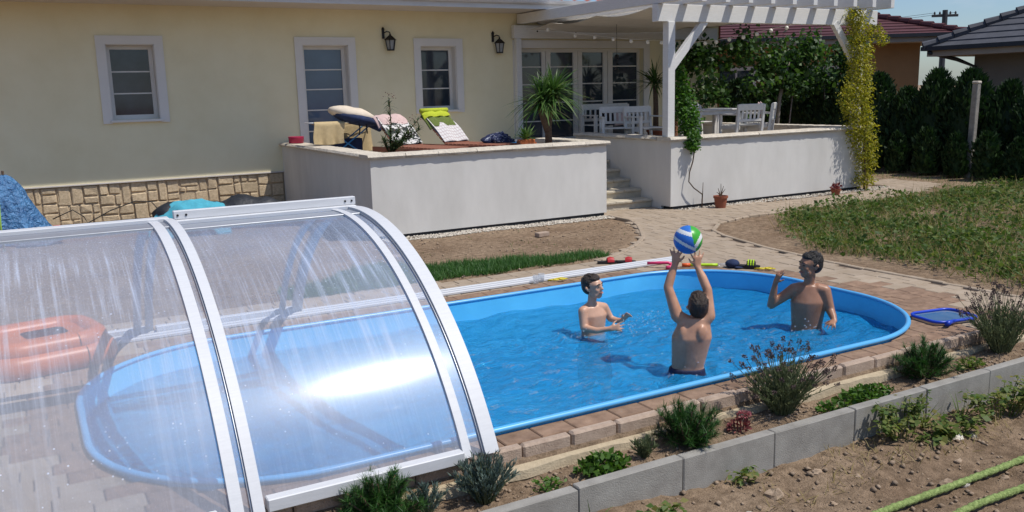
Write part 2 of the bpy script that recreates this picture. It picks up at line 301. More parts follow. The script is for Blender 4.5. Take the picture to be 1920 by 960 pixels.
# ------------------------------------------------------------------ mesh helpers
class MB:
    """collects shapes; build() links them as ONE mesh object"""
    def __init__(s): s.v = []; s.f = []; s.mi = []; s.uv = None
    def add(s, V, F, M=None, mi=0):
        o = len(s.v)
        if M is not None: V = [tuple(M @ Vector(p)) for p in V]
        s.v += [tuple(p) for p in V]; s.f += [tuple(i + o for i in f) for f in F]; s.mi += [mi] * len(F); return s
    def box(s, x0, x1, y0, y1, z0, z1, M=None, mi=0):
        V = [(x0, y0, z0), (x1, y0, z0), (x1, y1, z0), (x0, y1, z0), (x0, y0, z1), (x1, y0, z1), (x1, y1, z1), (x0, y1, z1)]
        return s.add(V, [(0, 3, 2, 1), (4, 5, 6, 7), (0, 1, 5, 4), (1, 2, 6, 5), (2, 3, 7, 6), (3, 0, 4, 7)], M, mi)
    def bev(s, x0, x1, y0, y1, z0, z1, ch=.01, M=None, mi=0, jit=0):
        bm = bmesh.new(); bmesh.ops.create_cube(bm, size=1)
        for v in bm.verts: v.co = Vector(((x0 + x1) / 2 + v.co.x * (x1 - x0), (y0 + y1) / 2 + v.co.y * (y1 - y0), (z0 + z1) / 2 + v.co.z * (z1 - z0)))
        bmesh.ops.bevel(bm, geom=list(bm.edges), offset=ch, segments=1, affect='EDGES')
        if jit:
            for v in bm.verts: v.co += Vector((random.uniform(-jit, jit), random.uniform(-jit, jit), random.uniform(-jit, jit)))
        bm.verts.index_update(); V = [tuple(v.co) for v in bm.verts]; F = [tuple(v.index for v in f.verts) for f in bm.faces]; bm.free()
        return s.add(V, F, M, mi)
    def tube(s, pts, rad, n=8, mi=0, cap=True):
        pts = [Vector(p) for p in pts]; k = len(pts)
        rad = [rad] * k if isinstance(rad, (int, float)) else list(rad)
        V = []; F = []; t0 = (pts[1] - pts[0]).normalized(); a = t0.orthogonal().normalized()
        for i, p in enumerate(pts):
            t = ((pts[min(i + 1, k - 1)] - pts[max(i - 1, 0)])).normalized(); a = (a - t * a.dot(t))
            a = a.normalized() if a.length > 1e-6 else t.orthogonal().normalized(); b = t.cross(a)
            for j in range(n):
                q = 2 * math.pi * j / n; V.append(tuple(p + (a * math.cos(q) + b * math.sin(q)) * rad[i]))
        for i in range(k - 1):
            for j in range(n): F.append((i * n + j, i * n + (j + 1) % n, (i + 1) * n + (j + 1) % n, (i + 1) * n + j))
        if cap: F.append(tuple(range(n - 1, -1, -1))); F.append(tuple((k - 1) * n + j for j in range(n)))
        return s.add(V, F, None, mi)
    def lathe(s, prof, n=20, c=(0, 0, 0), M=None, mi=0):
        V = []; F = []; k = len(prof)
        for r, z in prof:
            for j in range(n): q = 2 * math.pi * j / n; V.append((c[0] + r * math.cos(q), c[1] + r * math.sin(q), c[2] + z))
        for i in range(k - 1):
            for j in range(n): F.append((i * n + j, i * n + (j + 1) % n, (i + 1) * n + (j + 1) % n, (i + 1) * n + j))
        F.append(tuple(range(n - 1, -1, -1))); F.append(tuple((k - 1) * n + j for j in range(n)))
        return s.add(V, F, M, mi)
    def ell(s, c, r, M=None, nu=16, nv=10, mi=0):
        V = [(0, 0, -1)]; F = []
        for i in range(1, nv):
            t = math.pi * i / nv
            for j in range(nu): q = 2 * math.pi * j / nu; V.append((math.sin(t) * math.cos(q), math.sin(t) * math.sin(q), -math.cos(t)))
        V.append((0, 0, 1)); L = len(V) - 1
        for j in range(nu): F.append((0, 1 + (j + 1) % nu, 1 + j)); F.append((L, 1 + (nv - 2) * nu + j, 1 + (nv - 2) * nu + (j + 1) % nu))
        for i in range(nv - 2):
            for j in range(nu): a = 1 + i * nu + j; b = 1 + i * nu + (j + 1) % nu; F.append((a, b, b + nu, a + nu))
        r = (r, r, r) if isinstance(r, (int, float)) else r
        T = Matrix.Translation(c) @ (M or Matrix.Identity(4)) @ Matrix.Diagonal((*r, 1))
        return s.add(V, F, T, mi)
    def cone(s, p0, r0, p1, r1, n=12, mi=0):
        """tapered capsule"""
        p0 = Vector(p0); p1 = Vector(p1); d = (p1 - p0); L = max(d.length, 1e-5); d /= L
        P = []; Q = []
        for a in (-90, -60, -30, 0): P.append(p0 + d * r0 * math.sin(R(a))); Q.append(max(r0 * math.cos(R(a)), 1e-4))
        for a in (0, 30, 60, 90): P.append(p1 + d * r1 * math.sin(R(a))); Q.append(max(r1 * math.cos(R(a)), 1e-4))
        # explicit frame (tube derives tangents from neighbours)
        a = d.orthogonal().normalized(); b = d.cross(a); V = []; F = []
        for p, q in zip(P, Q):
            for j in range(n): w_ = 2 * math.pi * j / n; V.append(tuple(p + (a * math.cos(w_) + b * math.sin(w_)) * q))
        k = len(P)
        for i in range(k - 1):
            for j in range(n): F.append((i * n + j, i * n + (j + 1) % n, (i + 1) * n + (j + 1) % n, (i + 1) * n + j))
        F.append(tuple(range(n - 1, -1, -1))); F.append(tuple((k - 1) * n + j for j in range(n)))
        return s.add(V, F, None, mi)
    def mesh(s, name, mats, smooth=False):
        me = bpy.data.meshes.new(name); me.from_pydata(s.v, [], s.f)
        for q in ([mats] if isinstance(mats, str) else mats): me.materials.append(MATS[q])
        if len(set(s.mi)) > 1: me.polygons.foreach_set('material_index', s.mi)
        if smooth: me.polygons.foreach_set('use_smooth', [True] * len(me.polygons))
        if s.uv is not None:
            L = me.uv_layers.new(name='UVMap'); li = np.zeros(len(me.loops), np.int32); me.loops.foreach_get('vertex_index', li)
            L.data.foreach_set('uv', np.asarray(s.uv, np.float32)[li].ravel())
        me.update(); return me
    def build(s, name, mats, parent=None, smooth=False): return obj(name, s.mesh(name, mats, smooth), parent)
def obj(name, me, parent=None):
    o = bpy.data.objects.new(name, me); COL.objects.link(o)
    if parent is not None: o.parent = parent; o.matrix_parent_inverse = Matrix.Translation(-base_of(parent))
    return o
BASE = {}
def base_of(p): return BASE.get(p.name, Vector((0, 0, 0)))
def thing(name, loc=(0, 0, 0)):
    """Empty at the thing's base; children are given in world coordinates"""
    o = bpy.data.objects.new(name, None); COL.objects.link(o); o.location = loc; o.empty_display_size = .1; BASE[o.name] = Vector(loc); return o
def tag(o, label=None, cat=None, group=None, kind=None):
    if label: o['label'] = label
    if cat: o['category'] = cat
    if group: o['group'] = group
    if kind: o['kind'] = kind
    return o
def npmesh(name, V, F, mats, smooth=False):
    V = np.asarray(V, np.float32); F = np.asarray(F, np.int32); n, k = F.shape
    me = bpy.data.meshes.new(name); me.vertices.add(len(V)); me.vertices.foreach_set('co', V.ravel())
    me.loops.add(n * k); me.loops.foreach_set('vertex_index', F.ravel()); me.polygons.add(n)
    me.polygons.foreach_set('loop_start', np.arange(0, n * k, k, dtype=np.int32))
    if smooth: me.polygons.foreach_set('use_smooth', np.ones(n, bool))
    for q in ([mats] if isinstance(mats, str) else mats): me.materials.append(MATS[q])
    me.update(calc_edges=True); return me
def unit(a): return a / np.maximum(np.linalg.norm(a, axis=1, keepdims=True), 1e-9)
def leaves(P, D, L, W, curl=.15, up=None):
    """leaf blades: rhombi with a bent tip. returns V, F"""
    P = np.asarray(P, float); n = len(P); D = unit(np.asarray(D, float)); L = np.broadcast_to(L, (n,))[:, None]; W = np.broadcast_to(W, (n,))[:, None]
    U = RNG.normal(size=(n, 3)) if up is None else np.broadcast_to(up, (n, 3)) + RNG.normal(size=(n, 3)) * .35
    S = unit(np.cross(D, U)); Nn = np.cross(S, D)
    V = np.stack([P, P + D * L * .45 + S * W * .5, P + D * L - Nn * L * curl, P + D * L * .45 - S * W * .5], 1).reshape(-1, 3)
    F = np.arange(4 * n).reshape(n, 4); return V, F
def blades(P, D, L, W, droop=.3, seg=3):
    """strap leaves of several segments bending down"""
    P = np.asarray(P, float); n = len(P); D = unit(np.asarray(D, float)); L = np.broadcast_to(L, (n,)); W = np.broadcast_to(W, (n,)); droop = np.broadcast_to(droop, (n,))
    S = unit(np.cross(D, np.array([0, 0, 1.]) + RNG.normal(size=(n, 3)) * .15)); V = []
    for i in range(seg + 1):
        t = i / seg; c = P + D * (L * t)[:, None]; c[:, 2] -= droop * L * t * t
        wd = W * (1 - t ** 1.6) * (.7 + .6 * min(t * 3, 1) * .5) * .5 + .0004
        V += [c - S * wd[:, None], c + S * wd[:, None]]
    V = np.stack(V, 1); k = 2 * (seg + 1); F = []
    for i in range(seg): a = 2 * i; F.append(np.stack([np.arange(n) * k + q for q in (a, a + 1, a + 3, a + 2)], 1))
    return V.reshape(-1, 3), np.concatenate(F)
def join(parts):
    o = 0; Vs = []; Fs = []
    for V, F in parts: Vs.append(V); Fs.append(F + o); o += len(V)
    return np.concatenate(Vs), np.concatenate(Fs)
def nz3(x, y, s, seed=0.): return mnoise.noise(Vector((x * s + seed, y * s - seed, seed * .37)))
def copy_tree(o, parent=None):
    c = o.copy(); COL.objects.link(c); c.parent = parent
    for ch in list(o.children): copy_tree(ch, c)
    return c
def setgrp(o, label, cat, group, loc=None, rz=None):
    tag(o, label, cat, group)
    if loc is not None: o.location = loc
    if rz is not None: o.rotation_euler = (0, 0, rz)
    return o

# ================================================================== pool outline and ground
PX0, PX1, PY0, PY1, PR = .16, 6.78, 4.34, 7.38, 1.16
def pool_outline(off=0, n=22):
    """rounded rectangle, counter-clockwise, grown by off"""
    pts = []
    for cx, cy, a0 in ((PX1 - PR, PY0 + PR, -90), (PX1 - PR, PY1 - PR, 0), (PX0 + PR, PY1 - PR, 90), (PX0 + PR, PY0 + PR, 180)):
        for i in range(n + 1):
            a = R(a0 + 90 * i / n); pts.append((cx + (PR + off) * math.cos(a), cy + (PR + off) * math.sin(a)))
    out = []
    for i, p in enumerate(pts):   # fill the straights
        q = pts[(i + 1) % len(pts)]; d = math.dist(p, q); k = max(1, int(d / .25))
        for j in range(k): out.append((p[0] + (q[0] - p[0]) * j / k, p[1] + (q[1] - p[1]) * j / k))
    return out
def pool_sd(x, y):
    """signed distance to the pool rim (negative inside)"""
    cx, cy = (PX0 + PX1) / 2, (PY0 + PY1) / 2; qx = abs(x - cx) - (PX1 - PX0) / 2 + PR; qy = abs(y - cy) - (PY1 - PY0) / 2 + PR
    return math.hypot(max(qx, 0), max(qy, 0)) + min(max(qx, qy), 0) - PR
def inpoly(x, y, P):
    c = False; j = len(P) - 1
    for i in range(len(P)):
        if (P[i][1] > y) != (P[j][1] > y) and x < (P[j][0] - P[i][0]) * (y - P[i][1]) / (P[j][1] - P[i][1]) + P[i][0]: c = not c
        j = i
    return c
# paved area: pool surround, path to the steps, walk along the right terrace
PAVED = [(-3.2, 4.17), (7.95, 4.17), (7.93, 5.2), (7.88, 6.1), (7.9, 6.9), (8.0, 7.9), (8.2, 8.85), (8.47, 9.38), (8.95, 9.8), (9.8, 10.06), (11.2, 10.07), (12.9, 10.13),
         (14.4, 10.35), (15.9, 10.95), (15.9, 12.6), (14.75, 12.4), (14.75, 11.3), (14.2, 11.08), (13.6, 11.08), (11.3, 11.1), (9.4, 11.25), (9.36, 12.1), (8.2, 12.1), (8.12, 11.45), (8.1, 10.85), (7.9, 10.4),
         (7.62, 9.97), (7.3, 9.5), (6.89, 9.1), (6.4, 8.72), (5.9, 8.47), (4.9, 8.42), (3.7, 8.5), (2., 8.5), (-3.2, 8.5)]
def gz(x, y):
    r = nz3(x, y, .9, 3.1) * .02 + nz3(x, y, 4.1, 1.7) * .012
    if y < 3.725:
        return -.315 - .018 * (x - 3) * (1 if x < 9 else 0) - .05 * max(0, min(1, (3.6 - y) / .5)) + r * 1.6 + nz3(x, y, 7, 2.2) * .022 + nz3(x, y, 15, 9.2) * .014 + nz3(x, y, 31, 5.2) * .007
    if y < 4.09: return -.15 + r * .8 + nz3(x, y, 13, 4.4) * .012 + .02 * math.sin(x * 2.1)
    if inpoly(x, y, PAVED) or (y < 4.2 and x < 7.95): return -.07
    if x > 7.9: return -.012 + r + (.08 * max(0, min(1, (x - 9) / 6)) if y < 9 else 0) + (.02 * max(0, x - 15) if x < 18 else .06)
    return -.008 + r * .7 + max(0, y - 13.5) * .0
def lines(lo, hi, step): return list(np.arange(lo, hi, step))
xs = [-400, -150, -60, -25, -12, -6] + lines(-3.5, 1, .12) + lines(1, 7.2, .035) + lines(7.2, 18, .12) + [18.5, 20, 24, 30, 45, 80, 160, 420]
ys = [-300, -120, -50, -20, -8, -3, -1, .4, 1.0, 1.5] + lines(1.9, 3.70, .035) + [3.715, 3.735] + lines(3.76, 4.07, .035) + [4.085, 4.105] + lines(4.2, 16.5, .12) + [17, 19, 23, 30, 45, 80, 160, 450]
gv = [(x, y, gz(x, y)) for y in ys for x in xs]; nx = len(xs); gf = []
for j in range(len(ys) - 1):
    for i in range(nx - 1):
        mxx = (xs[i] + xs[i + 1]) / 2; my = (ys[j] + ys[j + 1]) / 2
        if pool_sd(mxx, my) < .10 and pool_sd(mxx, my) < 0.0 + .12: continue
        gf.append((j * nx + i, j * nx + i + 1, (j + 1) * nx + i + 1, (j + 1) * nx + i))
g = obj('ground', npmesh('ground', gv, gf, 'soil', True)); g['kind'] = 'structure'

# ------------------------------------------------------------------ pavement with single pavers
pave = MB(); OUT = pool_outline(.015)
k = len(OUT)
# bedding sheet round the pool (annulus to a box) keeps the joints dark
ring = [(x + (x - 3.47) * .0, y) for x, y in OUT]
outer = []
for x, y in OUT:
    d = Vector((x - 3.47, (y - 5.86) * 2.2)).normalized(); s = 1e9
    if d.x > 0: s = min(s, (7.93 - 3.47) / d.x)
    if d.x < 0: s = min(s, (-3.2 - 3.47) / d.x)
    dy = d.y / 2.2
    if dy > 0: s = min(s, (8.42 - 5.86) / dy)
    if dy < 0: s = min(s, (4.175 - 5.86) / dy)
    outer.append((3.47 + d.x * s, 5.86 + dy * s))
pave.add([(x, y, -.012) for x, y in OUT] + [(x, y, -.012) for x, y in outer], [(i, i + k, (i + 1) % k + k, (i + 1) % k) for i in range(k)])
P2 = [p for p in PAVED if p[1] > 8.3 or p[0] > 7.95]
path_poly = [(x, y, -.0125) for x, y in PAVED[5:32]]
pave.add(path_poly, [tuple(range(len(path_poly)))])
pavement = pave.build('pavement', 'paver_joint'); pavement['kind'] = 'structure'
def clip(poly, px, py, nx_, ny_):
    out = []
    for i in range(len(poly)):
        a, b = poly[i], poly[(i + 1) % len(poly)]
        da = (a[0] - px) * nx_ + (a[1] - py) * ny_; db = (b[0] - px) * nx_ + (b[1] - py) * ny_
        if da >= 0: out.append(a)
        if da * db < 0: t = da / (da - db); out.append((a[0] + (b[0] - a[0]) * t, a[1] + (b[1] - a[1]) * t))
    return out
def slab(mb, poly, z0, z1, ch, tilt=0):
    """flat convex piece with a chamfered upper edge"""
    n = len(poly); cx = sum(p[0] for p in poly) / n; cy = sum(p[1] for p in poly) / n
    ins = []
    for x, y in poly:
        d = math.hypot(x - cx, y - cy) or 1; q = max(0, 1 - ch * 1.3 / d); ins.append((cx + (x - cx) * q, cy + (y - cy) * q))
    tz = lambda x, y: tilt * ((x - cx) + .6 * (y - cy))
    V = [(x, y, z0) for x, y in poly] + [(x, y, z1 - ch + tz(x, y)) for x, y in poly] + [(x, y, z1 + tz(x, y)) for x, y in ins]
    F = [(i, (i + 1) % n, (i + 1) % n + n, i + n) for i in range(n)] + [(i + n, (i + 1) % n + n, (i + 1) % n + 2 * n, i + 2 * n) for i in range(n)] + [tuple(range(2 * n, 3 * n))]
    mb.add(V, F)
PV = []
PW, PH, J = .245, .163, .006
row = 0; y = 4.176
while y < 12.1:
    x = -3.2 + (row % 2) * PW / 2 + random.uniform(-.02, .02)
    while x < 15.8:
        wv = PW * random.choice((1, 1, 1, .66, 1.33)) if y < 8.6 else PW * random.choice((1, 1, .66))
        poly = [(x + J / 2, y + J / 2), (x + wv - J / 2, y + J / 2), (x + wv - J / 2, y + PH - J / 2), (x + J / 2, y + PH - J / 2)]
        cx, cy = x + wv / 2, y + PH / 2
        if inpoly(cx, cy, PAVED):
            sdv = pool_sd(cx, cy)
            if sdv < -.065: x += wv; continue
            if sdv < .25:
                e = .01; gx = (pool_sd(cx + e, cy) - sdv) / e; gy = (pool_sd(cx, cy + e) - sdv) / e; L = math.hypot(gx, gy) or 1; gx /= L; gy /= L
                poly = clip(poly, cx + gx * (.0 - sdv), cy + gy * (.0 - sdv), gx, gy)
            if len(poly) >= 3:
                area = abs(sum(poly[i][0] * poly[(i + 1) % len(poly)][1] - poly[(i + 1) % len(poly)][0] * poly[i][1] for i in range(len(poly)))) / 2
                if area > .004:
                    brown = (sdv < (.36 if cy > 7.3 else .40) + .06 * math.sin(cx * 9)) or (7.0 < cx < 7.7 - .35 * max(0, cy - 4.9) and 4.17 < cy < 5.9 and nz3(cx, cy, 2.2, 4.) > -.12)
                    if cx < .3 and cy < 5.4 and sdv > .12: brown = False
                    PV.append((poly, cx, cy, brown))
        x += wv
    y += PH; row += 1
def seen(cx, cy):   # rank by apparent size; pavers in the frame first
    d = Vector((cx, cy, -2)); f = d.dot(-AZ)
    if f <= 0: return 0
    u = d.dot(AX) / f; v = d.dot(AY) / f
    return (1 / f) if abs(u) < .60 and abs(v) < .31 else 0
PV.sort(key=lambda p: -seen(p[1], p[2]))
stone_mesh = {}
rest = {True: MB(), False: MB()}
for i, (poly, cx, cy, br) in enumerate(PV):
    t = random.uniform(-.012, .012); dz = random.uniform(-.003, .003)
    if i < 296:
        mb = MB(); slab(mb, [(a - cx, b - cy) for a, b in poly], -.02, .0 + dz, .006, t)
        if len(poly) == 4 and abs(poly[1][0] - poly[0][0] - (poly[2][0] - poly[3][0])) < 1e-6 and abs(poly[2][1] - poly[1][1] - (PH - J)) < 1e-6 and abs(poly[1][0] + poly[0][0] - 2 * cx) < 1e-6:
            key = (round(poly[1][0] - poly[0][0], 3), i % 4, br)
            if key not in stone_mesh: stone_mesh[key] = mb.mesh('paver', 'paver_brown' if br else 'paver_beige')
            me = stone_mesh[key]
        else: me = mb.mesh('paver', 'paver_brown' if br else 'paver_beige')
        o = obj('paver', me, pavement); o.location = (cx, cy, 0)
    else: slab(rest[br], poly, -.02, dz, .006, t)
for br in (True, False):
    o = rest[br].build('paver_field', 'paver_brown' if br else 'paver_beige', pavement); o['kind'] = 'stuff'
# edging stones along the curved beds
edge = [(5.9, 8.43), (6.4, 8.68), (6.93, 9.06), (7.34, 9.47), (7.66, 9.94), (7.94, 10.38), (8.14, 10.83), (8.16, 11.4)]
edge2 = [(7.98, 4.4), (7.96, 5.2), (7.91, 6.1), (7.93, 6.9), (8.03, 7.9), (8.23, 8.83), (8.45, 9.3), (8.95, 9.74), (9.8, 10.0), (11.2, 10.01), (12.9, 10.07)]
def along(pts, step):
    out = []; L = 0
    for a, b in zip(pts, pts[1:]):
        d = math.dist(a, b); n = max(1, round(d / step))
        for i in range(n): t = (i + .5) / n; out.append((a[0] + (b[0] - a[0]) * t, a[1] + (b[1] - a[1]) * t, math.atan2(b[1] - a[1], b[0] - a[0])))
    return out
em = MB().bev(-.098, .098, -.03, .03, -.06, .012, .008).mesh('edging_stone', 'paver_beige')
for e_ in (edge, edge2):
    for x, y, a in along(e_, .2): o = obj('edging_stone', em, pavement); o.location = (x, y, random.uniform(-.004, .004)); o.rotation_euler = (0, 0, a)

# ------------------------------------------------------------------ kerb, haunch, block wall of the planting bed
kerb = thing('kerb', (3, 4.14, 0)); tag(kerb, 'beige concrete kerb stones in a row along the near pool edge', 'kerb'); kerb['kind'] = 'structure'
kx = -1.0; i = 0
while kx < 8.0:
    L = .333; mb = MB(); mb.bev(kx + .004, kx + L - .004, 4.108 + random.uniform(-.004, .004), 4.172, -.17, .006 + random.uniform(-.004, .004), .013, jit=.002)
    o = mb.build('kerb_stone', 'kerb', kerb); kx += L; i += 1
mb = MB(); hx = np.arange(-1, 8.01, .15)
V = []; F = []
for i, x in enumerate(hx):
    q = random.uniform(-.015, .015); V += [(x, 4.045 + q, -.16), (x, 4.055 + q, -.108 + q * .3), (x, 4.12, -.092)]
for i in range(len(hx) - 1):
    for j in (0, 1): F.append((3 * i + j, 3 * i + 3 + j, 3 * i + 4 + j, 3 * i + 1 + j))
mb.add(V, F); mb.build('mortar_haunch', 'mortar', kerb)
bw = thing('block_wall', (4, 3.73, -.4)); tag(bw, 'low grey concrete block wall edging the planting bed', 'wall')
bx_ = .24
while bx_ < 8.6:
    mb = MB(); mb.bev(bx_ + .003, bx_ + .727, 3.695 + random.uniform(-.004, .004), 3.765, -.62, -.118 + random.uniform(-.005, .005), .006, jit=.0015); mb.build('concrete_block', 'concrete', bw); bx_ += .73

# ------------------------------------------------------------------ pool
pool = thing('swimming_pool', (3.47, 5.86, -1.05)); tag(pool, 'rounded rectangular blue pool sunk into the brown paving', 'pool')
mb = MB(); O0 = pool_outline(-.012); k = len(O0)
rings = [(-.012, .045), (-.018, -.4), (-.02, -.9), (-.06, -1.02), (-.16, -1.06)]
V = []
for off, z in rings: V += [(x, y, z) for x, y in pool_outline(off)]
F = []
for r_ in range(len(rings) - 1):
    for i in range(k): F.append((r_ * k + i, (r_ + 1) * k + i, (r_ + 1) * k + (i + 1) % k, r_ * k + (i + 1) % k))
F.append(tuple((len(rings) - 1) * k + i for i in range(k)))
mb.add(V, F); liner = mb.build('liner', 'pool_blue', pool, True)
mb = MB(); V = []; F = []; n = 8
for i in range(k):
    pass
prof = [(math.cos(2 * math.pi * j / 10) * .022, math.sin(2 * math.pi * j / 10) * .019) for j in range(10)]
rr = [pool_outline(px_) for px_, _ in prof]
V = [(rr[j][i][0], rr[j][i][1], .031 + prof[j][1]) for i in range(k) for j in range(10)]
F = [(i * 10 + j, ((i + 1) % k) * 10 + j, ((i + 1) % k) * 10 + (j + 1) % 10, i * 10 + (j + 1) % 10) for i in range(k) for j in range(10)]
mb.add(V, F); mb.build('rim', 'pool_rim', pool, True)
# water with real ripples
BOYS = [(4.30, 6.27), (4.27, 5.0), (6.0, 5.33)]
def wz(x, y):
    z = 0
    for a, f, s, p in ((.35, 5.2, .0055, 0), (1.3, 7.1, .0042, 1.3), (2.3, 9.8, .003, .4), (-.5, 13.5, .0022, 2.1), (.9, 19., .0013, .7)):
        z += s * math.sin((x * math.cos(a) + y * math.sin(a)) * f + p + 1.8 * mnoise.noise(Vector((x * .9, y * .9, a))))
    z *= .30 + .70 * min(1, max(0, (x - 1.2) / 1.6))
    for bx, by in BOYS:
        d = math.hypot(x - bx, y - by); z += .012 * math.exp(-d * 1.5) * math.sin(d * 30 - 1.2) 
    z += (mnoise.noise(Vector((x * 3.2, y * 4.4, 4.2))) * .012 + mnoise.noise(Vector((x * 8, y * 10, 1.2))) * .005) * (1 if x > 2.3 else .4)
    return -.15 + z * 1.5
gx_ = np.arange(PX0 - .02, PX1 + .03, .032); gy_ = np.arange(PY0 - .02, PY1 + .03, .032)
idx = {}; V = []; F = []
for j, yy in enumerate(gy_):
    for i, xx in enumerate(gx_):
        if pool_sd(xx, yy) < .02: idx[(i, j)] = len(V); V.append((xx, yy, wz(xx, yy)))
for j in range(len(gy_) - 1):
    for i in range(len(gx_) - 1):
        q = [(i, j), (i + 1, j), (i + 1, j + 1), (i, j + 1)]
        if all(t in idx for t in q): F.append([idx[t] for t in q])
nb = len(V); cnt = {}
for f in F:
    for a, b_ in zip(f, f[1:] + f[:1]): cnt[(a, b_)] = 1
side = [[b_, a, a + nb, b_ + nb] for (a, b_) in cnt if (b_, a) not in cnt]
wo = obj('water', npmesh('water', V + [(x, y, -1.03) for x, y, z in V], F + side + [[q + nb for q in reversed(f)] for f in F], 'water', True)); wo['kind'] = 'structure'

# ================================================================== house
YH = 16.1
house = thing('house', (4, YH, 0)); tag(house, 'cream rendered house with stone plinth and white framed windows', 'house')
HX0, HX1 = -9.0, 14.7
wins = [('window', 1.42, 2.17, 1.70, 2.93, 'glass_dark', 2), ('door', 4.70, 5.56, .88, 2.93, 'glass_blue', 4), ('window', 7.03, 7.79, 1.68, 2.92, 'glass_dark', 2)]
FR = (9.25, 12.46, .90, 2.88)
mb = MB(); xc = HX0
ops = [(w_[1], w_[2], w_[3], w_[4]) for w_ in wins] + [FR]
for x0, x1, z0, z1 in ops:
    mb.box(xc, x0, YH, YH + .45, .66, 3.7); mb.box(x0, x1, YH, YH + .45, z1, 3.7); mb.box(x0, x1, YH, YH + .45, .66 if z0 > .9 else .5, z0); xc = x1
mb.box(xc, HX1, YH, YH + .45, .66, 3.7); mb.box(HX1 - .45, HX1, YH + .45, YH + 9, 0, 3.7)
mb.build('wall', 'stucco', house)
MB().box(HX1 - .02, HX1 + .02, YH - .02, YH + .18, .3, 3.6).box(HX1 + .0, HX1 + .03, YH + .18, YH + 8.9, .3, 3.6).build('corner_brickwork', 'brown_brick', house)
MB().box(HX0, HX1, YH + .95, YH + 1.0, .4, 3.7).build('inner_wall', 'glass_dark', house)
for kind, x0, x1, z0, z1, gm, nb in wins:
    yf = YH + .17; fw = .075
    f = MB(); f.box(x0, x1, yf, yf + .08, z1 - fw, z1); f.box(x0, x1, yf, yf + .08, z0, z0 + fw)
    f.box(x0, x0 + fw, yf, yf + .08, z0 + fw, z1 - fw); f.box(x1 - fw, x1, yf, yf + .08, z0 + fw, z1 - fw)
    part = f.build(kind, 'white_trim', house)
    MB().box(x0 + fw, x1 - fw, yf + .03, yf + .045, z0 + fw, z1 - fw).build('pane', gm, part)
    hgt = (z1 - z0 - 2 * fw)
    zz = [2.49, 2.13, 1.75, 1.36] if kind == 'door' else ([2.49, 2.13] if x0 < 3 else [2.46, 2.10])
    for z in zz: MB().box(x0 + fw, x1 - fw, yf + .012, yf + .028, z - .011, z + .011).build('glazing_bar', 'white_trim', part)
    sw = .145; s = MB(); yo = YH - .03
    s.box(x0 - sw, x1 + sw, yo, YH + .002, z1, z1 + .14); zb = z0 - (.06 if kind == 'window' else 0)
    s.box(x0 - sw, x0, yo, YH + .002, zb, z1); s.box(x1, x1 + sw, yo, YH + .002, zb, z1)
    rv = .0; s.box(x0 - .002, x0 + .012, YH, yf, z0, z1); s.box(x1 - .012, x1 + .002, YH, yf, z0, z1); s.box(x0, x1, YH, yf, z1 - .012, z1 + .002)
    s.build('surround', 'white_trim', part)
    if kind == 'window': MB().bev(x0 - .03, x1 + .03, YH - .07, yf, z0 - .045, z0 - .003, .006).build('sill', 'white_trim', part)
# terrace doors: two fixed lights and two leaves
x0, x1, z0, z1 = FR; yf = YH + .14
fd = MB(); fd.box(x0, x1, yf, yf + .1, z1 - .06, z1); fd.box(x0, x1, yf, yf + .1, z0, z0 + .06)
frame = fd.build('terrace_door_frame', 'white_trim', house)
for a, b in ((9.31, 9.87), (10.09, 10.67), (10.90, 11.46), (11.71, 12.40)):
    leaf = MB(); l, r_ = {9.31: (9.25, 9.965), 10.09: (9.98, 10.78), 10.90: (10.79, 11.565), 11.71: (11.58, 12.46)}[a]
    zt, zb = 2.80, 1.0
    leaf.box(l, a, yf - .01, yf + .07, z0 + .06, z1 - .06); leaf.box(b, r_, yf - .01, yf + .07, z0 + .06, z1 - .06); leaf.box(a, b, yf - .01, yf + .07, zt, z1 - .06); leaf.box(a, b, yf - .01, yf + .07, z0 + .06, zb)
    lf = leaf.build('door_leaf', 'white_trim', house)
    MB().box(a, b, yf + .03, yf + .045, zb, zt).build('pane', 'glass_dark', lf)
    for z in (2.50, 2.135, 1.75, 1.36): MB().box(a, b, yf + .012, yf + .028, z - .012, z + .012).build('glazing_bar', 'white_trim', lf)
s = MB(); s.box(x0 - .16, x1 + .16, YH - .03, YH + .002, z1, z1 + .16); s.box(x0 - .16, x0, YH - .03, YH + .002, z0, z1); s.box(x1, x1 + .16, YH - .03, YH + .002, z0, z1)
s.build('surround', 'white_trim', frame)
# plinth of single stones
pl = MB(); pl.box(HX0, 9.0, YH + .02, YH + .4, -.2, .66); plinth = pl.build('plinth', 'plinth_mortar', house)
def split(x0, x1, z0, z1, out):
    w_, h_ = x1 - x0, z1 - z0
    if (w_ < .30 and h_ < .24) or (w_ < .20 and h_ < .34) or (w_ * h_ < .075 and random.random() < .45): out.append((x0, x1, z0, z1)); return
    if w_ > h_ * random.uniform(.9, 1.7): c = x0 + w_ * random.uniform(.27, .73); split(x0, c, z0, z1, out); split(c, x1, z0, z1, out)
    else: c = z0 + h_ * random.uniform(.27, .73); split(x0, x1, z0, c, out); split(x0, x1, c, z1, out)
st = []; x = -.6
while x < 4.16: q = random.uniform(.5, .75); split(x, min(x + q, 4.19), .0, .655, st); x += q
for a, b, c, d in st:
    if b - a < .05: continue
    g_ = .011; mb = MB(); ch = min(.014, (b - a) * .2, (d - c) * .2); mb.bev(a + g_, b - g_, YH - .006 + random.uniform(-.010, .010), YH + .05, c + g_, d - g_, ch, jit=.008); mb.build('stone', 'plinth_stone', plinth)
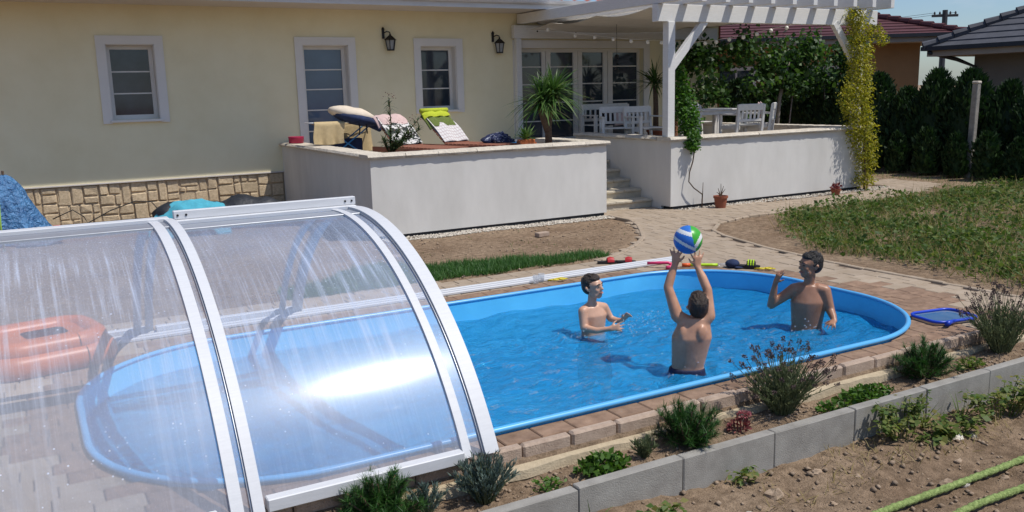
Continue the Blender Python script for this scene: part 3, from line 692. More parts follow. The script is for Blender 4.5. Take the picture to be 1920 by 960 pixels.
# bottom drip edge of the render, eaves, roof
MB().box(HX0, 4.2, YH - .035, YH, .655, .675).build('drip_edge', 'soffit', house)
MB().box(HX0, HX1 + .9, YH - 1.1, YH + .1, 3.57, 3.62).build('soffit', 'soffit', house)
gt = MB()
MB().box(HX0, HX1 + .95, YH - 1.15, YH - 1.1, 3.555, 3.69).build('fascia', 'gutter', house)
pr = [(-.0, .0), (-.03, -.045), (-.075, -.06), (-.12, -.045), (-.145, .0), (-.15, .012)]
V = [(x, YH - 1.15 + dy, 3.70 + dz) for x in (HX0, HX1 + .95) for dy, dz in pr]; n = len(pr)
gt.add(V, [(i, i + 1, i + 1 + n, i + n) for i in range(n - 1)]); gt.build('gutter', 'gutter', house, True)
rf = MB(); xs_ = np.arange(HX0, HX1 + 1.0, .075); V = []; F = []; slope = math.tan(R(26)); rows = [(YH - 1.22, 3.74)]
yy = YH - 1.22
while yy < YH + 4.6: yy += .34; rows.append((yy, 3.74 + (yy - YH + 1.22) * slope))
for ri, (yv, zv) in enumerate(rows):
    for dz in ((0, .035) if ri else (0,)):
        for i, x in enumerate(xs_): V.append((x, yv, zv + dz - (.035 if ri and dz == 0 else 0) + .022 * math.sin(x * 2 * math.pi / .3)))
m_ = len(xs_); L = len(V) // m_
for q in range(L - 1):
    for i in range(m_ - 1): F.append((q * m_ + i, q * m_ + i + 1, (q + 1) * m_ + i + 1, (q + 1) * m_ + i))
rf.add(V, F); rf.build('roof', 'roof_red', house)
# wall lanterns
def lantern(label, X, Z):
    t = thing('wall_lantern', (X, YH, Z)); tag(t, label, 'lantern', 'black wall lanterns')
    y0 = YH - .10
    mb = MB(); mb.box(X - .13, X - .085, YH - .025, YH, Z + .02, Z + .19); mb.lathe([(.0, .0), (.035, .0), (.012, .035), (.0, .05)], 8, (X - .108, YH - .02, Z + .19))
    mb.tube([(X - .105, YH - .02, Z + .12), (X - .06, y0 + .02, Z + .15), (X - .01, y0, Z + .135), (X, y0, Z + .10)], .011, 6); mb.build('bracket', 'black_iron', t)
    mb = MB(); mb.lathe([(.125, -.03), (.12, -.02), (.055, .035), (.02, .06), (.018, .085), (0, .09)], 6, (X, y0, Z + .02)); mb.build('lid', 'black_iron', t)
    cg = MB(); rt, rb = .10, .068
    for i in range(6): a = 2 * math.pi * i / 6; cg.tube([(X + rt * math.cos(a), y0 + rt * math.sin(a), Z - .01), (X + rb * math.cos(a), y0 + rb * math.sin(a), Z - .19)], .008, 5)
    cg.lathe([(rb + .008, -.205), (rb + .01, -.185), (rb - .005, -.185)], 6, (X, y0, Z)); cg.build('cage', 'black_iron', t)
    MB().lathe([(rb - .008, -.185), (rt - .01, -.012)], 6, (X, y0, Z)).build('glass', 'lamp_glass', t)
lantern('black wall lantern between the terrace door and the small window', 6.38, 3.03)
lantern('black wall lantern beside the pergola ledger', 8.74, 2.98)

# ================================================================== terraces
def cap_run(parent, a, b, inward, z=1.13, wd=.36, over=.05):
    """rough cap slabs from a to b; inward is the unit normal to the terrace side"""
    a = Vector((*a, 0)); b = Vector((*b, 0)); d = (b - a); L = d.length; d /= L; n = Vector((*inward, 0)); s = 0
    while s < L - .05:
        l = min(random.uniform(.5, .72), L - s); l = L - s if L - s - l < .2 else l
        mb = MB(); k_ = max(2, int(l / .07)); V = []; F = []
        for i in range(k_ + 1):
            t = s + .003 + (l - .006) * i / k_; p = a + d * t; e = random.uniform(-.006, .006)
            o0 = p - n * (over + e); o1 = p + n * (wd - over)
            zt = z + .062 + random.uniform(-.003, .003)
            V += [(*o0.xy, z + random.uniform(0, .012)), (*(o0 - n * .012).xy, z + .03), (*(o0 + n * .012).xy, zt), (*o1.xy, zt), (*o1.xy, z)]
        for i in range(k_):
            for j in range(5): F.append((5 * i + j, 5 * i + (j + 1) % 5, 5 * i + 5 + (j + 1) % 5, 5 * i + 5 + j))
        F += [(0, 4, 3, 2, 1), tuple(5 * k_ + j for j in range(5))]
        mb.add(V, F); mb.build('cap_stone', 'cap_stone', parent); s += l
TL = thing('terrace', (6.2, 13.8, 0)); tag(TL, 'lower white rendered terrace with loungers on it beside the steps', 'terrace')
def walls(parent, segs):
    for a in segs: MB().box(*a).build('retaining_wall', 'white_stucco', parent)
walls(TL, [(4.20, 8.17, 11.50, 11.75, .045, 1.13), (4.20, 4.45, 11.75, YH, -.1, 1.13), (7.92, 8.17, 11.75, 13.2, -.1, 1.13)])
MB().box(4.45, 7.92, 11.75, YH - .0, -.1, .86).box(7.92, 8.17, 13.2, YH, -.1, .86).build('deck', 'deck_tile', TL)
MB().box(4.24, 8.13, 11.515, 11.7, -.1, .045).build('base_membrane', 'membrane', TL)
cap_run(TL, (4.15, 11.5), (8.22, 11.5), (0, 1)); cap_run(TL, (4.20, 11.82), (4.20, YH - .04), (1, 0)); cap_run(TL, (8.17, 13.2), (8.17, 11.83), (-1, 0))
TR = thing('terrace', (11.8, 13.8, 0)); tag(TR, 'white rendered terrace under the pergola to the right of the steps', 'terrace')
walls(TR, [(9.37, 14.05, 11.36, 11.61, .045, 1.13), (9.37, 9.62, 11.61, 14.2, -.1, 1.13), (13.80, 14.05, 11.61, YH, -.1, 1.13)])
MB().box(9.62, 13.80, 11.61, YH, -.1, .86).box(9.37, 9.62, 14.2, YH, -.1, .86).build('deck', 'deck_tile', TR)
MB().box(9.42, 14.02, 11.375, 11.6, -.1, .045).build('base_membrane', 'membrane', TR)
cap_run(TR, (9.32, 11.36), (14.10, 11.36), (0, 1)); cap_run(TR, (9.37, 14.2), (9.37, 11.70), (1, 0)); cap_run(TR, (14.05, 11.68), (14.05, YH - .04), (-1, 0))
ST = thing('steps', (8.77, 12.4, 0)); tag(ST, 'sandstone steps climbing between the two white terraces', 'steps')
for i in range(6):
    y0 = 11.86 + .31 * i; z0 = .148 * i
    MB().box(8.171, 9.369, y0, 13.9, z0 - .06 if i else -.1, z0 + .098).build('riser', 'step_stone', ST)
    xa = 8.173
    for wv in (.42, .40, .374):
        mb = MB(); mb.bev(xa, xa + wv - .004, y0 - .035, min(y0 + .36, 13.9), z0 + .10, z0 + .148, .01, jit=.004); mb.build('tread', 'step_stone', ST); xa += wv
MB().box(8.171, 9.369, 13.7, YH, 0, .862).build('landing', 'deck_tile', ST)

# ================================================================== pergola
PG = thing('pergola', (11.8, 13.7, 1.19)); tag(PG, 'white timber pergola over the right terrace with a sagging shade cloth', 'pergola')
def timber(name, p0, p1, w_, h_, parent, m_='white_paint'):
    p0 = Vector(p0); p1 = Vector(p1); d = p1 - p0; L = d.length; d.normalize(); up = Vector((0, 0, 1)) if abs(d.z) < .95 else Vector((0, 1, 0))
    s = d.cross(up).normalized(); u = s.cross(d); M = Matrix((d, s, u)).transposed().to_4x4(); M.translation = p0
    mb = MB(); mb.bev(0, L, -w_ / 2, w_ / 2, -h_ / 2, h_ / 2, .005, M); return mb.build(name, m_, parent)
timber('beam', (9.17, 11.55, 3.19), (14.42, 11.55, 3.19), .14, .275, PG)
timber('ledger', (9.05, YH - .10, 3.20), (14.5, YH - .10, 3.20), .12, .26, PG)
timber('post', (9.45, 11.53, 1.195), (9.45, 11.53, 3.052), .145, .145, PG)
timber('post', (13.95, 11.50, 1.195), (13.95, 11.50, 3.052), .145, .145, PG)
timber('post', (9.16, YH - .10, .862), (9.16, YH - .10, 3.068), .12, .12, PG)
timber('brace', (9.49, 11.55, 2.30), (10.23, 11.55, 3.10), .09, .13, PG)
timber('brace', (13.90, 11.52, 2.36), (13.28, 11.52, 3.10), .09, .13, PG)
for i in range(11):
    x = 9.24 + .50 * i
    timber('rafter', (x, YH - .03, 3.455), (x, 11.02, 3.428), .10, .195, PG)
# shade cloth hung in waves under the rafters
V = []; F = []; nxs, nys = 20, 40
for j in range(nys + 1):
    for i in range(nxs + 1):
        x = 9.35 + 3.6 * i / nxs; t = j / nys; y = 11.9 + 3.9 * t
        V.append((x, y, 3.31 - .07 * abs(math.sin(math.pi * t * 2.5)) - .05 * math.sin(math.pi * i / nxs)))
F = [(j * (nxs + 1) + i, j * (nxs + 1) + i + 1, (j + 1) * (nxs + 1) + i + 1, (j + 1) * (nxs + 1) + i) for j in range(nys) for i in range(nxs)]
V2 = [(a, b, c - .004) for a, b, c in V]; o_ = len(V)
mb = MB(); mb.add(V, F); mb.add(V2, [tuple(reversed(f)) for f in F]); mb.build('shade_cloth', 'shade_cloth', PG, True)
for x in (9.6, 10.55, 11.6):
    MB().lathe([(0, -.006), (.018, -.004), (.018, .004), (0, .006)], 8, (0, 0, 0), Matrix.Translation((x, YH - .165, 3.21)) @ Matrix.Rotation(R(90), 4, 'X')).build('bolt', 'black_iron', PG)
# string of globe lights
SL = thing('string_lights', (9.8, 15.3, 3.1)); tag(SL, 'string of white globe bulbs sagging under the pergola', 'string lights')
pts = [(9.40, 15.2, 3.22), (9.75, 14.75, 3.08), (9.90, 14.3, 3.02), (10.05, 13.9, 2.96), (10.17, 13.5, 2.90), (10.32, 13.2, 2.87), (10.48, 13.0, 2.85), (10.64, 12.85, 2.82), (10.86, 12.65, 2.80), (11.08, 12.5, 2.81), (11.30, 12.45, 2.83), (11.52, 12.35, 2.87), (11.72, 12.2, 2.90), (11.95, 12.1, 2.95), (12.2, 12.0, 3.01), (12.44, 11.85, 3.05)]
MB().tube([(9.3, 15.9, 3.25)] + pts + [(12.6, 11.65, 3.08)], .004, 4).build('cable', 'white_trim', SL)
for p in pts: mb = MB(); mb.ell((p[0], p[1], p[2] - .035), .036, None, 10, 8); mb.build('bulb', 'bulb', SL, True)
# ================================================================== pool enclosure
EN = thing('pool_enclosure', (.7, 6.0, 0)); tag(EN, 'low arched clear pool enclosure with white aluminium ribs, streaked with dried drops', 'pool enclosure')
def arc(rad, cz, y0=4.10, n=90, a0=None):
    """points (y, z) of the arch from the near foot over the crown to the far foot; crown at y=6.03"""
    am = math.acos(max(-1, min(1, (.03 - cz) / rad))); return [(6.03 - rad * math.sin(am * (1 - 2 * i / n)), cz + rad * math.cos(am * (1 - 2 * i / n))) for i in range(n + 1)]
def glazing(x0, x1, r0, r1, cz, n=90, m_=6):
    """clear sheet of real thickness: outer and inner skin with their own vertices"""
    mb = MB(); UV = []; I = arc(r0, cz, n=n); O = arc(r1, cz, n=n); L = r1 * 2 * math.acos((.03 - cz) / r1)
    for q, (A, mi) in enumerate(((O, 0), (I, 1))):
        V = [(x0 + (x1 - x0) * j / m_, *A[i]) for i in range(n + 1) for j in range(m_ + 1)]; UV += [(x0 + (x1 - x0) * j / m_ + 20, L * i / n) for i in range(n + 1) for j in range(m_ + 1)]
        F = [(i * (m_ + 1) + j, i * (m_ + 1) + j + 1, (i + 1) * (m_ + 1) + j + 1, (i + 1) * (m_ + 1) + j) for i in range(n) for j in range(m_)]
        mb.add(V, F if q == 0 else [f[::-1] for f in F], None, mi)
    for i0 in (0, n):
        V = [(x, *A[i0]) for A in (O, I) for x in (x0, x1)]; mb.add(V, [(0, 1, 3, 2)], None, 1); UV += [(0, 0)] * 4
    mb.uv = UV; return mb
def sweep(x0, x1, r0, r1, cz, n=90, uvs=False, a=0, b=None):
    """solid arch strip between radii r0 < r1"""
    mb = MB(); I = arc(r0, cz, n=n); O = arc(r1, cz, n=n); V = []; F = []; UV = []
    b = n if b is None else b
    for i in range(a, b + 1):
        s_ = r1 * 2 * math.acos((.03 - cz) / r1) * i / n
        V += [(x0, *O[i]), (x1, *O[i]), (x1, *I[i]), (x0, *I[i])]; UV += [(x0 + 20, s_), (x1 + 20, s_), (x1 + 20, s_), (x0 + 20, s_)]
    for i in range(b - a):
        for j in range(4): F.append((4 * i + j, 4 * i + (j + 1) % 4, 4 * i + 4 + (j + 1) % 4, 4 * i + 4 + j))
    F += [(0, 3, 2, 1), tuple(4 * (b - a) + j for j in range(4))]
    mb.add(V, F)
    if uvs: mb.uv = UV; mb.mi = [0 if k_ % 4 == 0 else 1 for k_ in range(len(F))]
    return mb
CZ = -1.03
segs = [(-2.2, -.62, 2.26), (-.62, .845, 2.235), (.845, 2.15, 2.21)]
for x0, x1, rd in segs:
    glazing(x0 + .01, x1 - .01, rd - .012, rd - .006, CZ).build('sheet', ['polycarbonate', 'polycarbonate_inner'], EN, True)
    w0, gp, w1 = (.085, .075, .05) if x1 > 2 else (.055, .04, .06)
    sweep(x1 - w0, x1, rd - .02, rd + .022, CZ, 90).build('rib', 'aluminium', EN)
    sweep(x1 - w0 - .008, x1 - w0 - .001, rd - .017, rd + .008, CZ, 90).build('gasket_strip', 'aluminium_grey', EN)
    sweep(x1 - w0 - gp - w1, x1 - w0 - gp, rd - .018, rd + .012, CZ, 90).build('rib', 'aluminium', EN)
    ya = arc(rd, CZ)[0][0]
    MB().bev(x0 + .02, x1 - .215, ya - .03, ya + .035, .008, .075, .005).build('bottom_rail', 'aluminium', EN)
    yb = arc(rd, CZ)[-1][0]
    MB().bev(x0 + .02, x1 - .02, yb - .035, yb + .03, .008, .075, .005).build('bottom_rail', 'aluminium', EN)
    MB().bev(x0 + .02, x1 - .02, 6.17, 6.27, CZ + rd - .005, CZ + rd + .025, .004).build('ridge_rail', 'aluminium', EN)
    MB().bev(x0 + .02, x1 - .02, 5.90, 6.12, CZ + rd - .015, CZ + rd + .004, .003).build('ridge_strip', 'aluminium_grey', EN)
rd = 2.21
MB().bev(.86, 2.14, 6.22, 6.27, CZ + rd + .026, CZ + rd + .085, .004).build('ridge_handle', 'aluminium', EN)
for x in (.885, .94, 2.06, 2.11):
    MB().lathe([(0, -.004), (.008, -.003), (.008, .003), (0, .004)], 8, (0, 0, 0), Matrix.Translation((x, 6.218, CZ + rd + .055)) @ Matrix.Rotation(R(90), 4, 'X')).build('bolt', 'black_iron', EN)
# sliding rails on the far side
RL = thing('slide_rail', (2.6, 7.9, 0)); tag(RL, 'white aluminium sliding rails laid along the far pool side', 'rail')
for i, yv in enumerate((7.82, 7.90, 7.98)):
    MB().bev(-2.2, 6.62, yv - .022, yv + .022, .004, .03, .004).build('track', 'aluminium', RL)
    MB().box(-2.2, 6.60, yv + .024, yv + .056, .003, .008).build('track_groove', 'aluminium_grey', RL)
# orange inflatable raft on the paving inside the enclosure
t = thing('inflatable_raft', (-.15, 7.6, 0)); tag(t, 'orange inflatable raft lying on the paving under the enclosure', 'raft')
def rr(cx, cy, a, b, r_, n=8):
    P = []
    for sx, sy, a0 in ((1, -1, -90), (1, 1, 0), (-1, 1, 90), (-1, -1, 180)):
        for i in range(n + 1): q = R(a0 + 90 * i / n); P.append((cx + sx * (a - r_) + r_ * math.cos(q), cy + sy * (b - r_) + r_ * math.sin(q)))
    return P
Mr = Matrix.Translation((-.02, 7.62, 0)) @ Matrix.Rotation(R(12), 4, 'Z') @ Matrix.Diagonal((.92, .92, .80, 1))
for z, rad, a, b in ((.10, .10, .44, .40), (.23, .085, .40, .36)):
    P = rr(0, 0, a, b, .2); P.append(P[0]); P = [tuple(Mr @ Vector((x, y, z))) for x, y in P]; mb = MB(); mb.tube(P, rad * 1.0, 12, cap=False); mb.build('tube', 'orange', t, True)
mb = MB(); P = rr(0, 0, .36, .32, .18); mb.add([(x, y, .09) for x, y in P], [tuple(range(len(P)))], Mr); mb.build('floor', 'orange_dark', t)
mb = MB(); P = rr(0, .02, .38, .34, .18); Q = rr(.05, .06, .17, .14, .06); mb.add([(x, y, .29) for x, y in P] + [(x, y, .27) for x, y in Q], [(i, (i + 1) % len(P), (i + 1) % len(P) + len(P), i + len(P)) for i in range(len(P))], Mr); mb.build('cushion', 'orange', t, True)

# ================================================================== swimmers
def remesh(mb, name, matn, parent, vox=.006, it=12, smooth=True):
    me = mb.mesh(name, matn); o = bpy.data.objects.new(name, me); COL.objects.link(o)
    a = o.modifiers.new('r', 'REMESH'); a.mode = 'VOXEL'; a.voxel_size = vox
    b = o.modifiers.new('s', 'SMOOTH'); b.factor = .5; b.iterations = it
    dg = bpy.context.evaluated_depsgraph_get(); me2 = bpy.data.meshes.new_from_object(o.evaluated_get(dg)); o.modifiers.clear()
    bpy.data.objects.remove(o); me2.polygons.foreach_set('use_smooth', [True] * len(me2.polygons))
    if not me2.materials: me2.materials.append(MATS[matn])
    return obj(name, me2, parent)
def hand(mb, wrist, palm_dir, across, bend, spread=.30, s=1., thumb_side=1, curl=(.25, .35, .4, .5)):
    """palm and five fingers. palm_dir: wrist to knuckles; across: towards the thumb side; bend: the way the fingers close"""
    w_ = Vector(wrist); d = Vector(palm_dir).normalized(); a = Vector(across); a = (a - d * a.dot(d)).normalized(); n = Vector(bend); n = (n - d * n.dot(d) - a * n.dot(a)).normalized()
    L = .068 * s
    for k in (-1, 0, 1): mb.cone(w_ + a * k * .010 * s, .017 * s, w_ + d * L + a * k * .019 * s, .0115 * s, 10)
    for i, (o, l) in enumerate(zip((.030, .010, -.010, -.028), (.058, .066, .061, .048))):
        k0 = w_ + d * (L * .93) + a * o * s; dr = (d + a * o * spread * 22).normalized(); c = curl[i]
        d1 = (dr * math.cos(c) + n * math.sin(c)); d2 = (dr * math.cos(2 * c) + n * math.sin(2 * c))
        k1 = k0 + d1 * l * .5 * s; k2 = k1 + d2 * l * .5 * s; mb.cone(k0, .0088 * s, k1, .0080 * s, 8); mb.cone(k1, .0080 * s, k2, .0066 * s, 8)
    t0 = w_ + d * .022 * s + a * .022 * s; t1 = t0 + (d * .5 + a * .85 + n * .3).normalized() * .032 * s; t2 = t1 + (d * .85 + a * .4 + n * .4).normalized() * .028 * s
    mb.cone(t0, .0125 * s, t1, .0098 * s, 8); mb.cone(t1, .0098 * s, t2, .0078 * s, 8)
def head(c, fwd, up, body, s=1.):
    """adds skull, jaw, nose, ears, brow and lips to the body mesh; returns frame"""
    c = Vector(c); f = Vector(fwd).normalized(); u = Vector(up); u = (u - f * u.dot(f)).normalized(); r_ = f.cross(u)   # r_: the person's right
    M = Matrix((r_, f, u)).transposed().to_4x4(); M.translation = c
    E = lambda p, q: body.ell((0, 0, 0), 1, M @ Matrix.Translation([x * s for x in p]) @ Matrix.Diagonal((q[0] * s, q[1] * s, q[2] * s, 1)), 16, 12)
    E((0, -.012, .028), (.073, .088, .085)); E((0, .020, -.030), (.058, .062, .070)); E((0, .048, -.072), (.033, .034, .032)); E((0, .030, .020), (.062, .060, .062))
    for q in (-1, 1):
        E((.034 * q, .058, -.020), (.024, .020, .022)); E((.030 * q, .072, .026), (.026, .014, .010)); E((.043 * q, .030, -.055), (.02, .03, .03))
        body.cone(M @ Vector((.070 * q * s, -.010 * s, -.014 * s)), .011 * s, M @ Vector((.080 * q * s, -.020 * s, .008 * s)), .013 * s, 8); body.cone(M @ Vector((.070 * q * s, -.008 * s, -.022 * s)), .010 * s, M @ Vector((.080 * q * s, -.020 * s, .010 * s)), .010 * s, 8)
    body.cone(M @ Vector((0, .078 * s, .018 * s)), .009 * s, M @ Vector((0, .098 * s, -.018 * s)), .0125 * s, 8)
    for q in (-1, 1): body.ell((0, 0, 0), 1, M @ Matrix.Translation((.010 * q * s, .088 * s, -.022 * s)) @ Matrix.Scale(.009 * s, 4), 8, 6)
    E((0, .078, -.048), (.022, .012, .007)); E((0, .075, -.060), (.019, .012, .008))
    return M
def face(M, parent, s=1., smile=True):
    for q in (-1, 1):
        mb = MB(); mb.ell((0, 0, 0), 1, M @ Matrix.Translation((.029 * q * s, .0795 * s, .008 * s)) @ Matrix.Diagonal((.0125 * s, .006 * s, .0058 * s, 1)), 10, 8); mb.build('eye', 'eye', parent, True)
        mb = MB(); mb.tube([M @ Vector(p) * 1 for p in [(.013 * q * s, .0875 * s, .027 * s), (.03 * q * s, .0875 * s, .0325 * s), (.046 * q * s, .075 * s, .027 * s)]], .004 * s, 6); mb.build('eyebrow', 'hair_dark', parent, True)
    mb = MB(); mb.tube([M @ Vector(p) for p in [(-.024 * s, .078 * s, -.047 * s), (-.010 * s, .0895 * s, -.0545 * s), (.010 * s, .0895 * s, -.0545 * s), (.024 * s, .078 * s, -.047 * s)]], [.003 * s, .0065 * s, .0065 * s, .003 * s], 6); mb.build('lips', 'lip', parent, True)
    if smile:
        mb = MB(); mb.tube([M @ Vector(p) for p in [(-.017 * s, .0865 * s, -.0515 * s), (0, .0945 * s, -.056 * s), (.017 * s, .0865 * s, -.0515 * s)]], [.002 * s, .0042 * s, .002 * s], 6); mb.build('teeth', 'teeth', parent, True)
def hair(M, parent, matn, s=1., fringe=.055, sides=-.02):
    mb = MB(); E = lambda p, q: mb.ell((0, 0, 0), 1, M @ Matrix.Translation([x * s for x in p]) @ Matrix.Diagonal((q[0] * s, q[1] * s, q[2] * s, 1)), 18, 12)
    E((0, -.022, .042), (.0755, .087, .078)); E((0, -.042, .010), (.072, .064, .080)); E((0, .020, .076), (.058, .056, .036))
    for q in (-1, 1): E((.052 * q, -.016, .018), (.025, .040, .05 + sides))
    for i in range(46):
        a = random.uniform(0, 2 * math.pi); b = random.uniform(.15, 1.25); d = Vector((math.cos(a) * math.sin(b), math.sin(a) * math.sin(b), math.cos(b)))
        if d.y > .3 and d.z < .55: continue
        p = Vector((d.x * .074, -.02 + d.y * .088, .044 + d.z * .080)); t = Vector((d.x * .4, .5, .12)).normalized()
        mb.cone(M @ (p * s * .985), .0065 * s, M @ ((p + t * .015) * s * .99), .003 * s, 6)
    return remesh(mb, 'hair', matn, parent, .0042, 4)
def person(base, label, sk):
    v = Vector((*base, 0)).normalized(); u = Vector((v.y, -v.x, 0)); b = Vector((*base, 0))
    W = lambda p: b + u * p[0] + v * p[1] + Vector((0, 0, p[2]))     # (to the side, away, up)
    D = lambda p: u * p[0] + v * p[1] + Vector((0, 0, p[2]))
    t = thing('person', (base[0], base[1], -1.05)); tag(t, label, 'person', 'swimmers in the pool'); return t, W, D
def torso(mb, W, hip, waist, chest, neck, wd, dp, ax):
    """trunk as a loft of ellipses: hip, waist, chest, shoulder line. ax: unit vector across the shoulders (u,d)"""
    A = Vector((ax[0], ax[1], 0)); B = Vector((-ax[1], ax[0], 0)); n = 40; V = []; F = []
    ks = [(hip, wd[0], dp[0]), (waist, wd[1], dp[1]), (chest, wd[2], dp[2]), (neck, wd[3], dp[3])]; sec = []
    cs = [np.array([*c, w_, d_]) for c, w_, d_ in ks]
    for i in range(len(cs) - 1):
        for q in range(9): sec.append(cs[i] + (cs[i + 1] - cs[i]) * (.5 * q / 9 + .25 - .25 * math.cos(math.pi * q / 9)))
    sec.append(cs[-1])
    for c in sec:
        for j in range(n):
            a = 2 * math.pi * j / n; ca, sa = math.cos(a), math.sin(a); ex = .88
            x = math.copysign(abs(ca) ** ex, ca) * c[3]; y = math.copysign(abs(sa) ** ex, sa) * c[4]
            V.append(tuple(W((c[0] + A.x * x + B.x * y, c[1] + A.y * x + B.y * y, c[2]))))
    for i in range(len(sec) - 1):
        for j in range(n): F.append((i * n + j, i * n + (j + 1) % n, (i + 1) * n + (j + 1) % n, (i + 1) * n + j))
    F += [tuple(range(n - 1, -1, -1)), tuple((len(sec) - 1) * n + j for j in range(n))]; mb.add(V, F)
def limb(mb, W, *pr):
    for (p0, r0), (p1, r1) in zip(pr, pr[1:]): mb.cone(W(p0), r0, W(p1), r1, 12)
def legs(mb, W, hip, ax, front):
    for q in (-1, 1):
        h = (hip[0] + ax[0] * .075 * q, hip[1] + ax[1] * .075 * q, hip[2]); k_ = (h[0] + front[0] * .05 + ax[0] * .03 * q, h[1] + front[1] * .05 + ax[1] * .03 * q, -.66); f_ = (h[0] + ax[0] * .05 * q, h[1] + ax[1] * .05 * q, -1.01)
        limb(mb, W, (h, .078), (k_, .048), (f_, .034)); limb(mb, W, (f_, .034), ((f_[0] + front[0] * .14, f_[1] + front[1] * .14, -1.025), .024))
def trunks(t, W, hip, ax, front, matn='navy'):
    mb = MB(); torso(mb, W, (hip[0], hip[1], hip[2] - .09), (hip[0], hip[1], hip[2] - .02), (hip[0], hip[1], hip[2] + .03), (hip[0], hip[1], hip[2] + .075), (.145, .148, .142, .134), (.102, .105, .100, .094), ax)
    for q in (-1, 1):
        h = (hip[0] + ax[0] * .075 * q, hip[1] + ax[1] * .075 * q, hip[2] - .03); k_ = (h[0] + front[0] * .03 + ax[0] * .02 * q, h[1] + front[1] * .03 + ax[1] * .02 * q, hip[2] - .26); limb(mb, W, (h, .088), (k_, .082))
    return remesh(mb, 'swim_trunks', matn, t, .009, 4)

# swimmer facing the ball from the left, forearms in front of him
t, W, D = person(BOYS[0], 'wet haired swimmer smiling with both forearms held out above the water', 'skin_pale'); b = MB()
ax = Vector((.80, .60, 0)).normalized(); ax = (ax.x, ax.y); fr_ = (.60, -.80)
torso(b, W, (0, 0, -.30), (0, 0, -.13), (.0, 0, .03), (-.008, 0, .112), (.125, .110, .130, .085), (.085, .078, .088, .055), ax)
limb(b, W, ((-.012, .0, .08), .046), ((-.008, -.01, .155), .040), ((-.002, -.015, .21), .041))
limb(b, W, ((-.03, 0, .10), .045), ((-.088, -.075, .075), .046), ((-.083, -.12, -.06), .034), ((.03, -.19, -.068), .029), ((.150, -.215, -.042), .021))
limb(b, W, ((.03, .02, .10), .045), ((.098, .07, .078), .043), ((.158, .075, -.03), .032), ((.215, .03, -.035), .027), ((.262, .0, -.022), .020))
hand(b, W((.150, -.215, -.042)), D((1, -.05, .15)), D((0, .2, 1)), D((.1, 1, -.2)), .45, 1., curl=(.1, .25, .35, .5))
hand(b, W((.262, .0, -.022)), D((.65, -.1, .75)), D((-.5, -.4, .5)), D((.8, -.3, -.5)), .4, .95, curl=(.55, .6, .65, .7))
legs(b, W, (0, 0, -.32), ax, fr_)
M = head(W((0, -.012, .283)), D((.82, -.50, .10)), D((-.12, 0, 1)), b)
remesh(b, 'body', 'skin_pale', t); face(M, t); hair(M, t, 'hair_brown'); trunks(t, W, (0, 0, -.29), ax, fr_)

# swimmer seen from behind, holding the ball overhead
t, W, D = person(BOYS[1], 'swimmer seen from behind holding a ball overhead with both arms', 'skin'); b = MB(); ax = (.995, .10); fr_ = (-.1, .995)
torso(b, W, (.022, 0, -.32), (.028, 0, -.10), (.055, .0, .13), (.078, .01, .285), (.140, .122, .152, .105), (.095, .085, .098, .062), ax)
limb(b, W, ((.08, .01, .22), .050), ((.092, .02, .28), .046), ((.10, .03, .33), .046))
limb(b, W, ((.02, .01, .24), .056), ((-.055, .02, .285), .050), ((-.128, .075, .495), .036), ((-.105, .10, .58), .035), ((-.075, .12, .672), .023))
limb(b, W, ((.13, .01, .24), .056), ((.180, .02, .29), .050), ((.168, .075, .482), .036), ((.130, .10, .57), .035), ((.092, .12, .648), .023))
for q in (-1, 1): b.ell(tuple(W((.066 + q * .066, -.056, .165))), (.052, .030, .075)); b.ell(tuple(W((.048 + q * .035, -.056, .02))), (.035, .028, .13))
hand(b, W((-.075, .12, .672)), D((.05, .15, 1)), D((1, -.1, .1)), D((.35, 1, .1)), .75, 1.05, curl=(.12, .15, .15, .18))
hand(b, W((.092, .12, .648)), D((-.02, .15, 1)), D((-1, -.1, .2)), D((-.35, 1, .1)), .75, 1.05, curl=(.12, .15, .15, .18))
legs(b, W, (.022, 0, -.33), ax, fr_)
M = head(W((.10, .035, .362)), D((-.05, .93, .36)), D((0, -.35, 1)), b, 1.03)
remesh(b, 'body', 'skin', t); face(M, t, 1.03); hair(M, t, 'hair_brown', 1.04); trunks(t, W, (.022, 0, -.185), ax, fr_)
bc = W((.018, .175, .85))
# the ball, with curved panels
ball = MB(); ball.ell((0, 0, 0), .110, None, 96, 64); vv = np.array(ball.v); uL = Vector((BOYS[1][1], -BOYS[1][0], 0)).normalized()
for fi, f in enumerate(ball.f):
    c = Vector(vv[list(f)].mean(0)).normalized(); su = c.dot(uL); sv = c.z
    a = su * .80 + sv * .18; q = su * .55 - sv * .35
    if a > .30: ball.mi[fi] = 1 if abs((c - Vector(uL) * .2).dot(Vector((uL.x * .8, uL.y * .8, -.45))) - .42) < .11 else 2
    else: ball.mi[fi] = 1 if (abs(sv - .55 + su * .25) < .13 or abs(sv + .30 + su * .55) < .12) else 0
bo = ball.build('ball', ['ball_blue', 'ball_white', 'ball_green'], None, True); bo.location = bc; tag(bo, 'blue, green and white volleyball held up in two hands', 'ball')

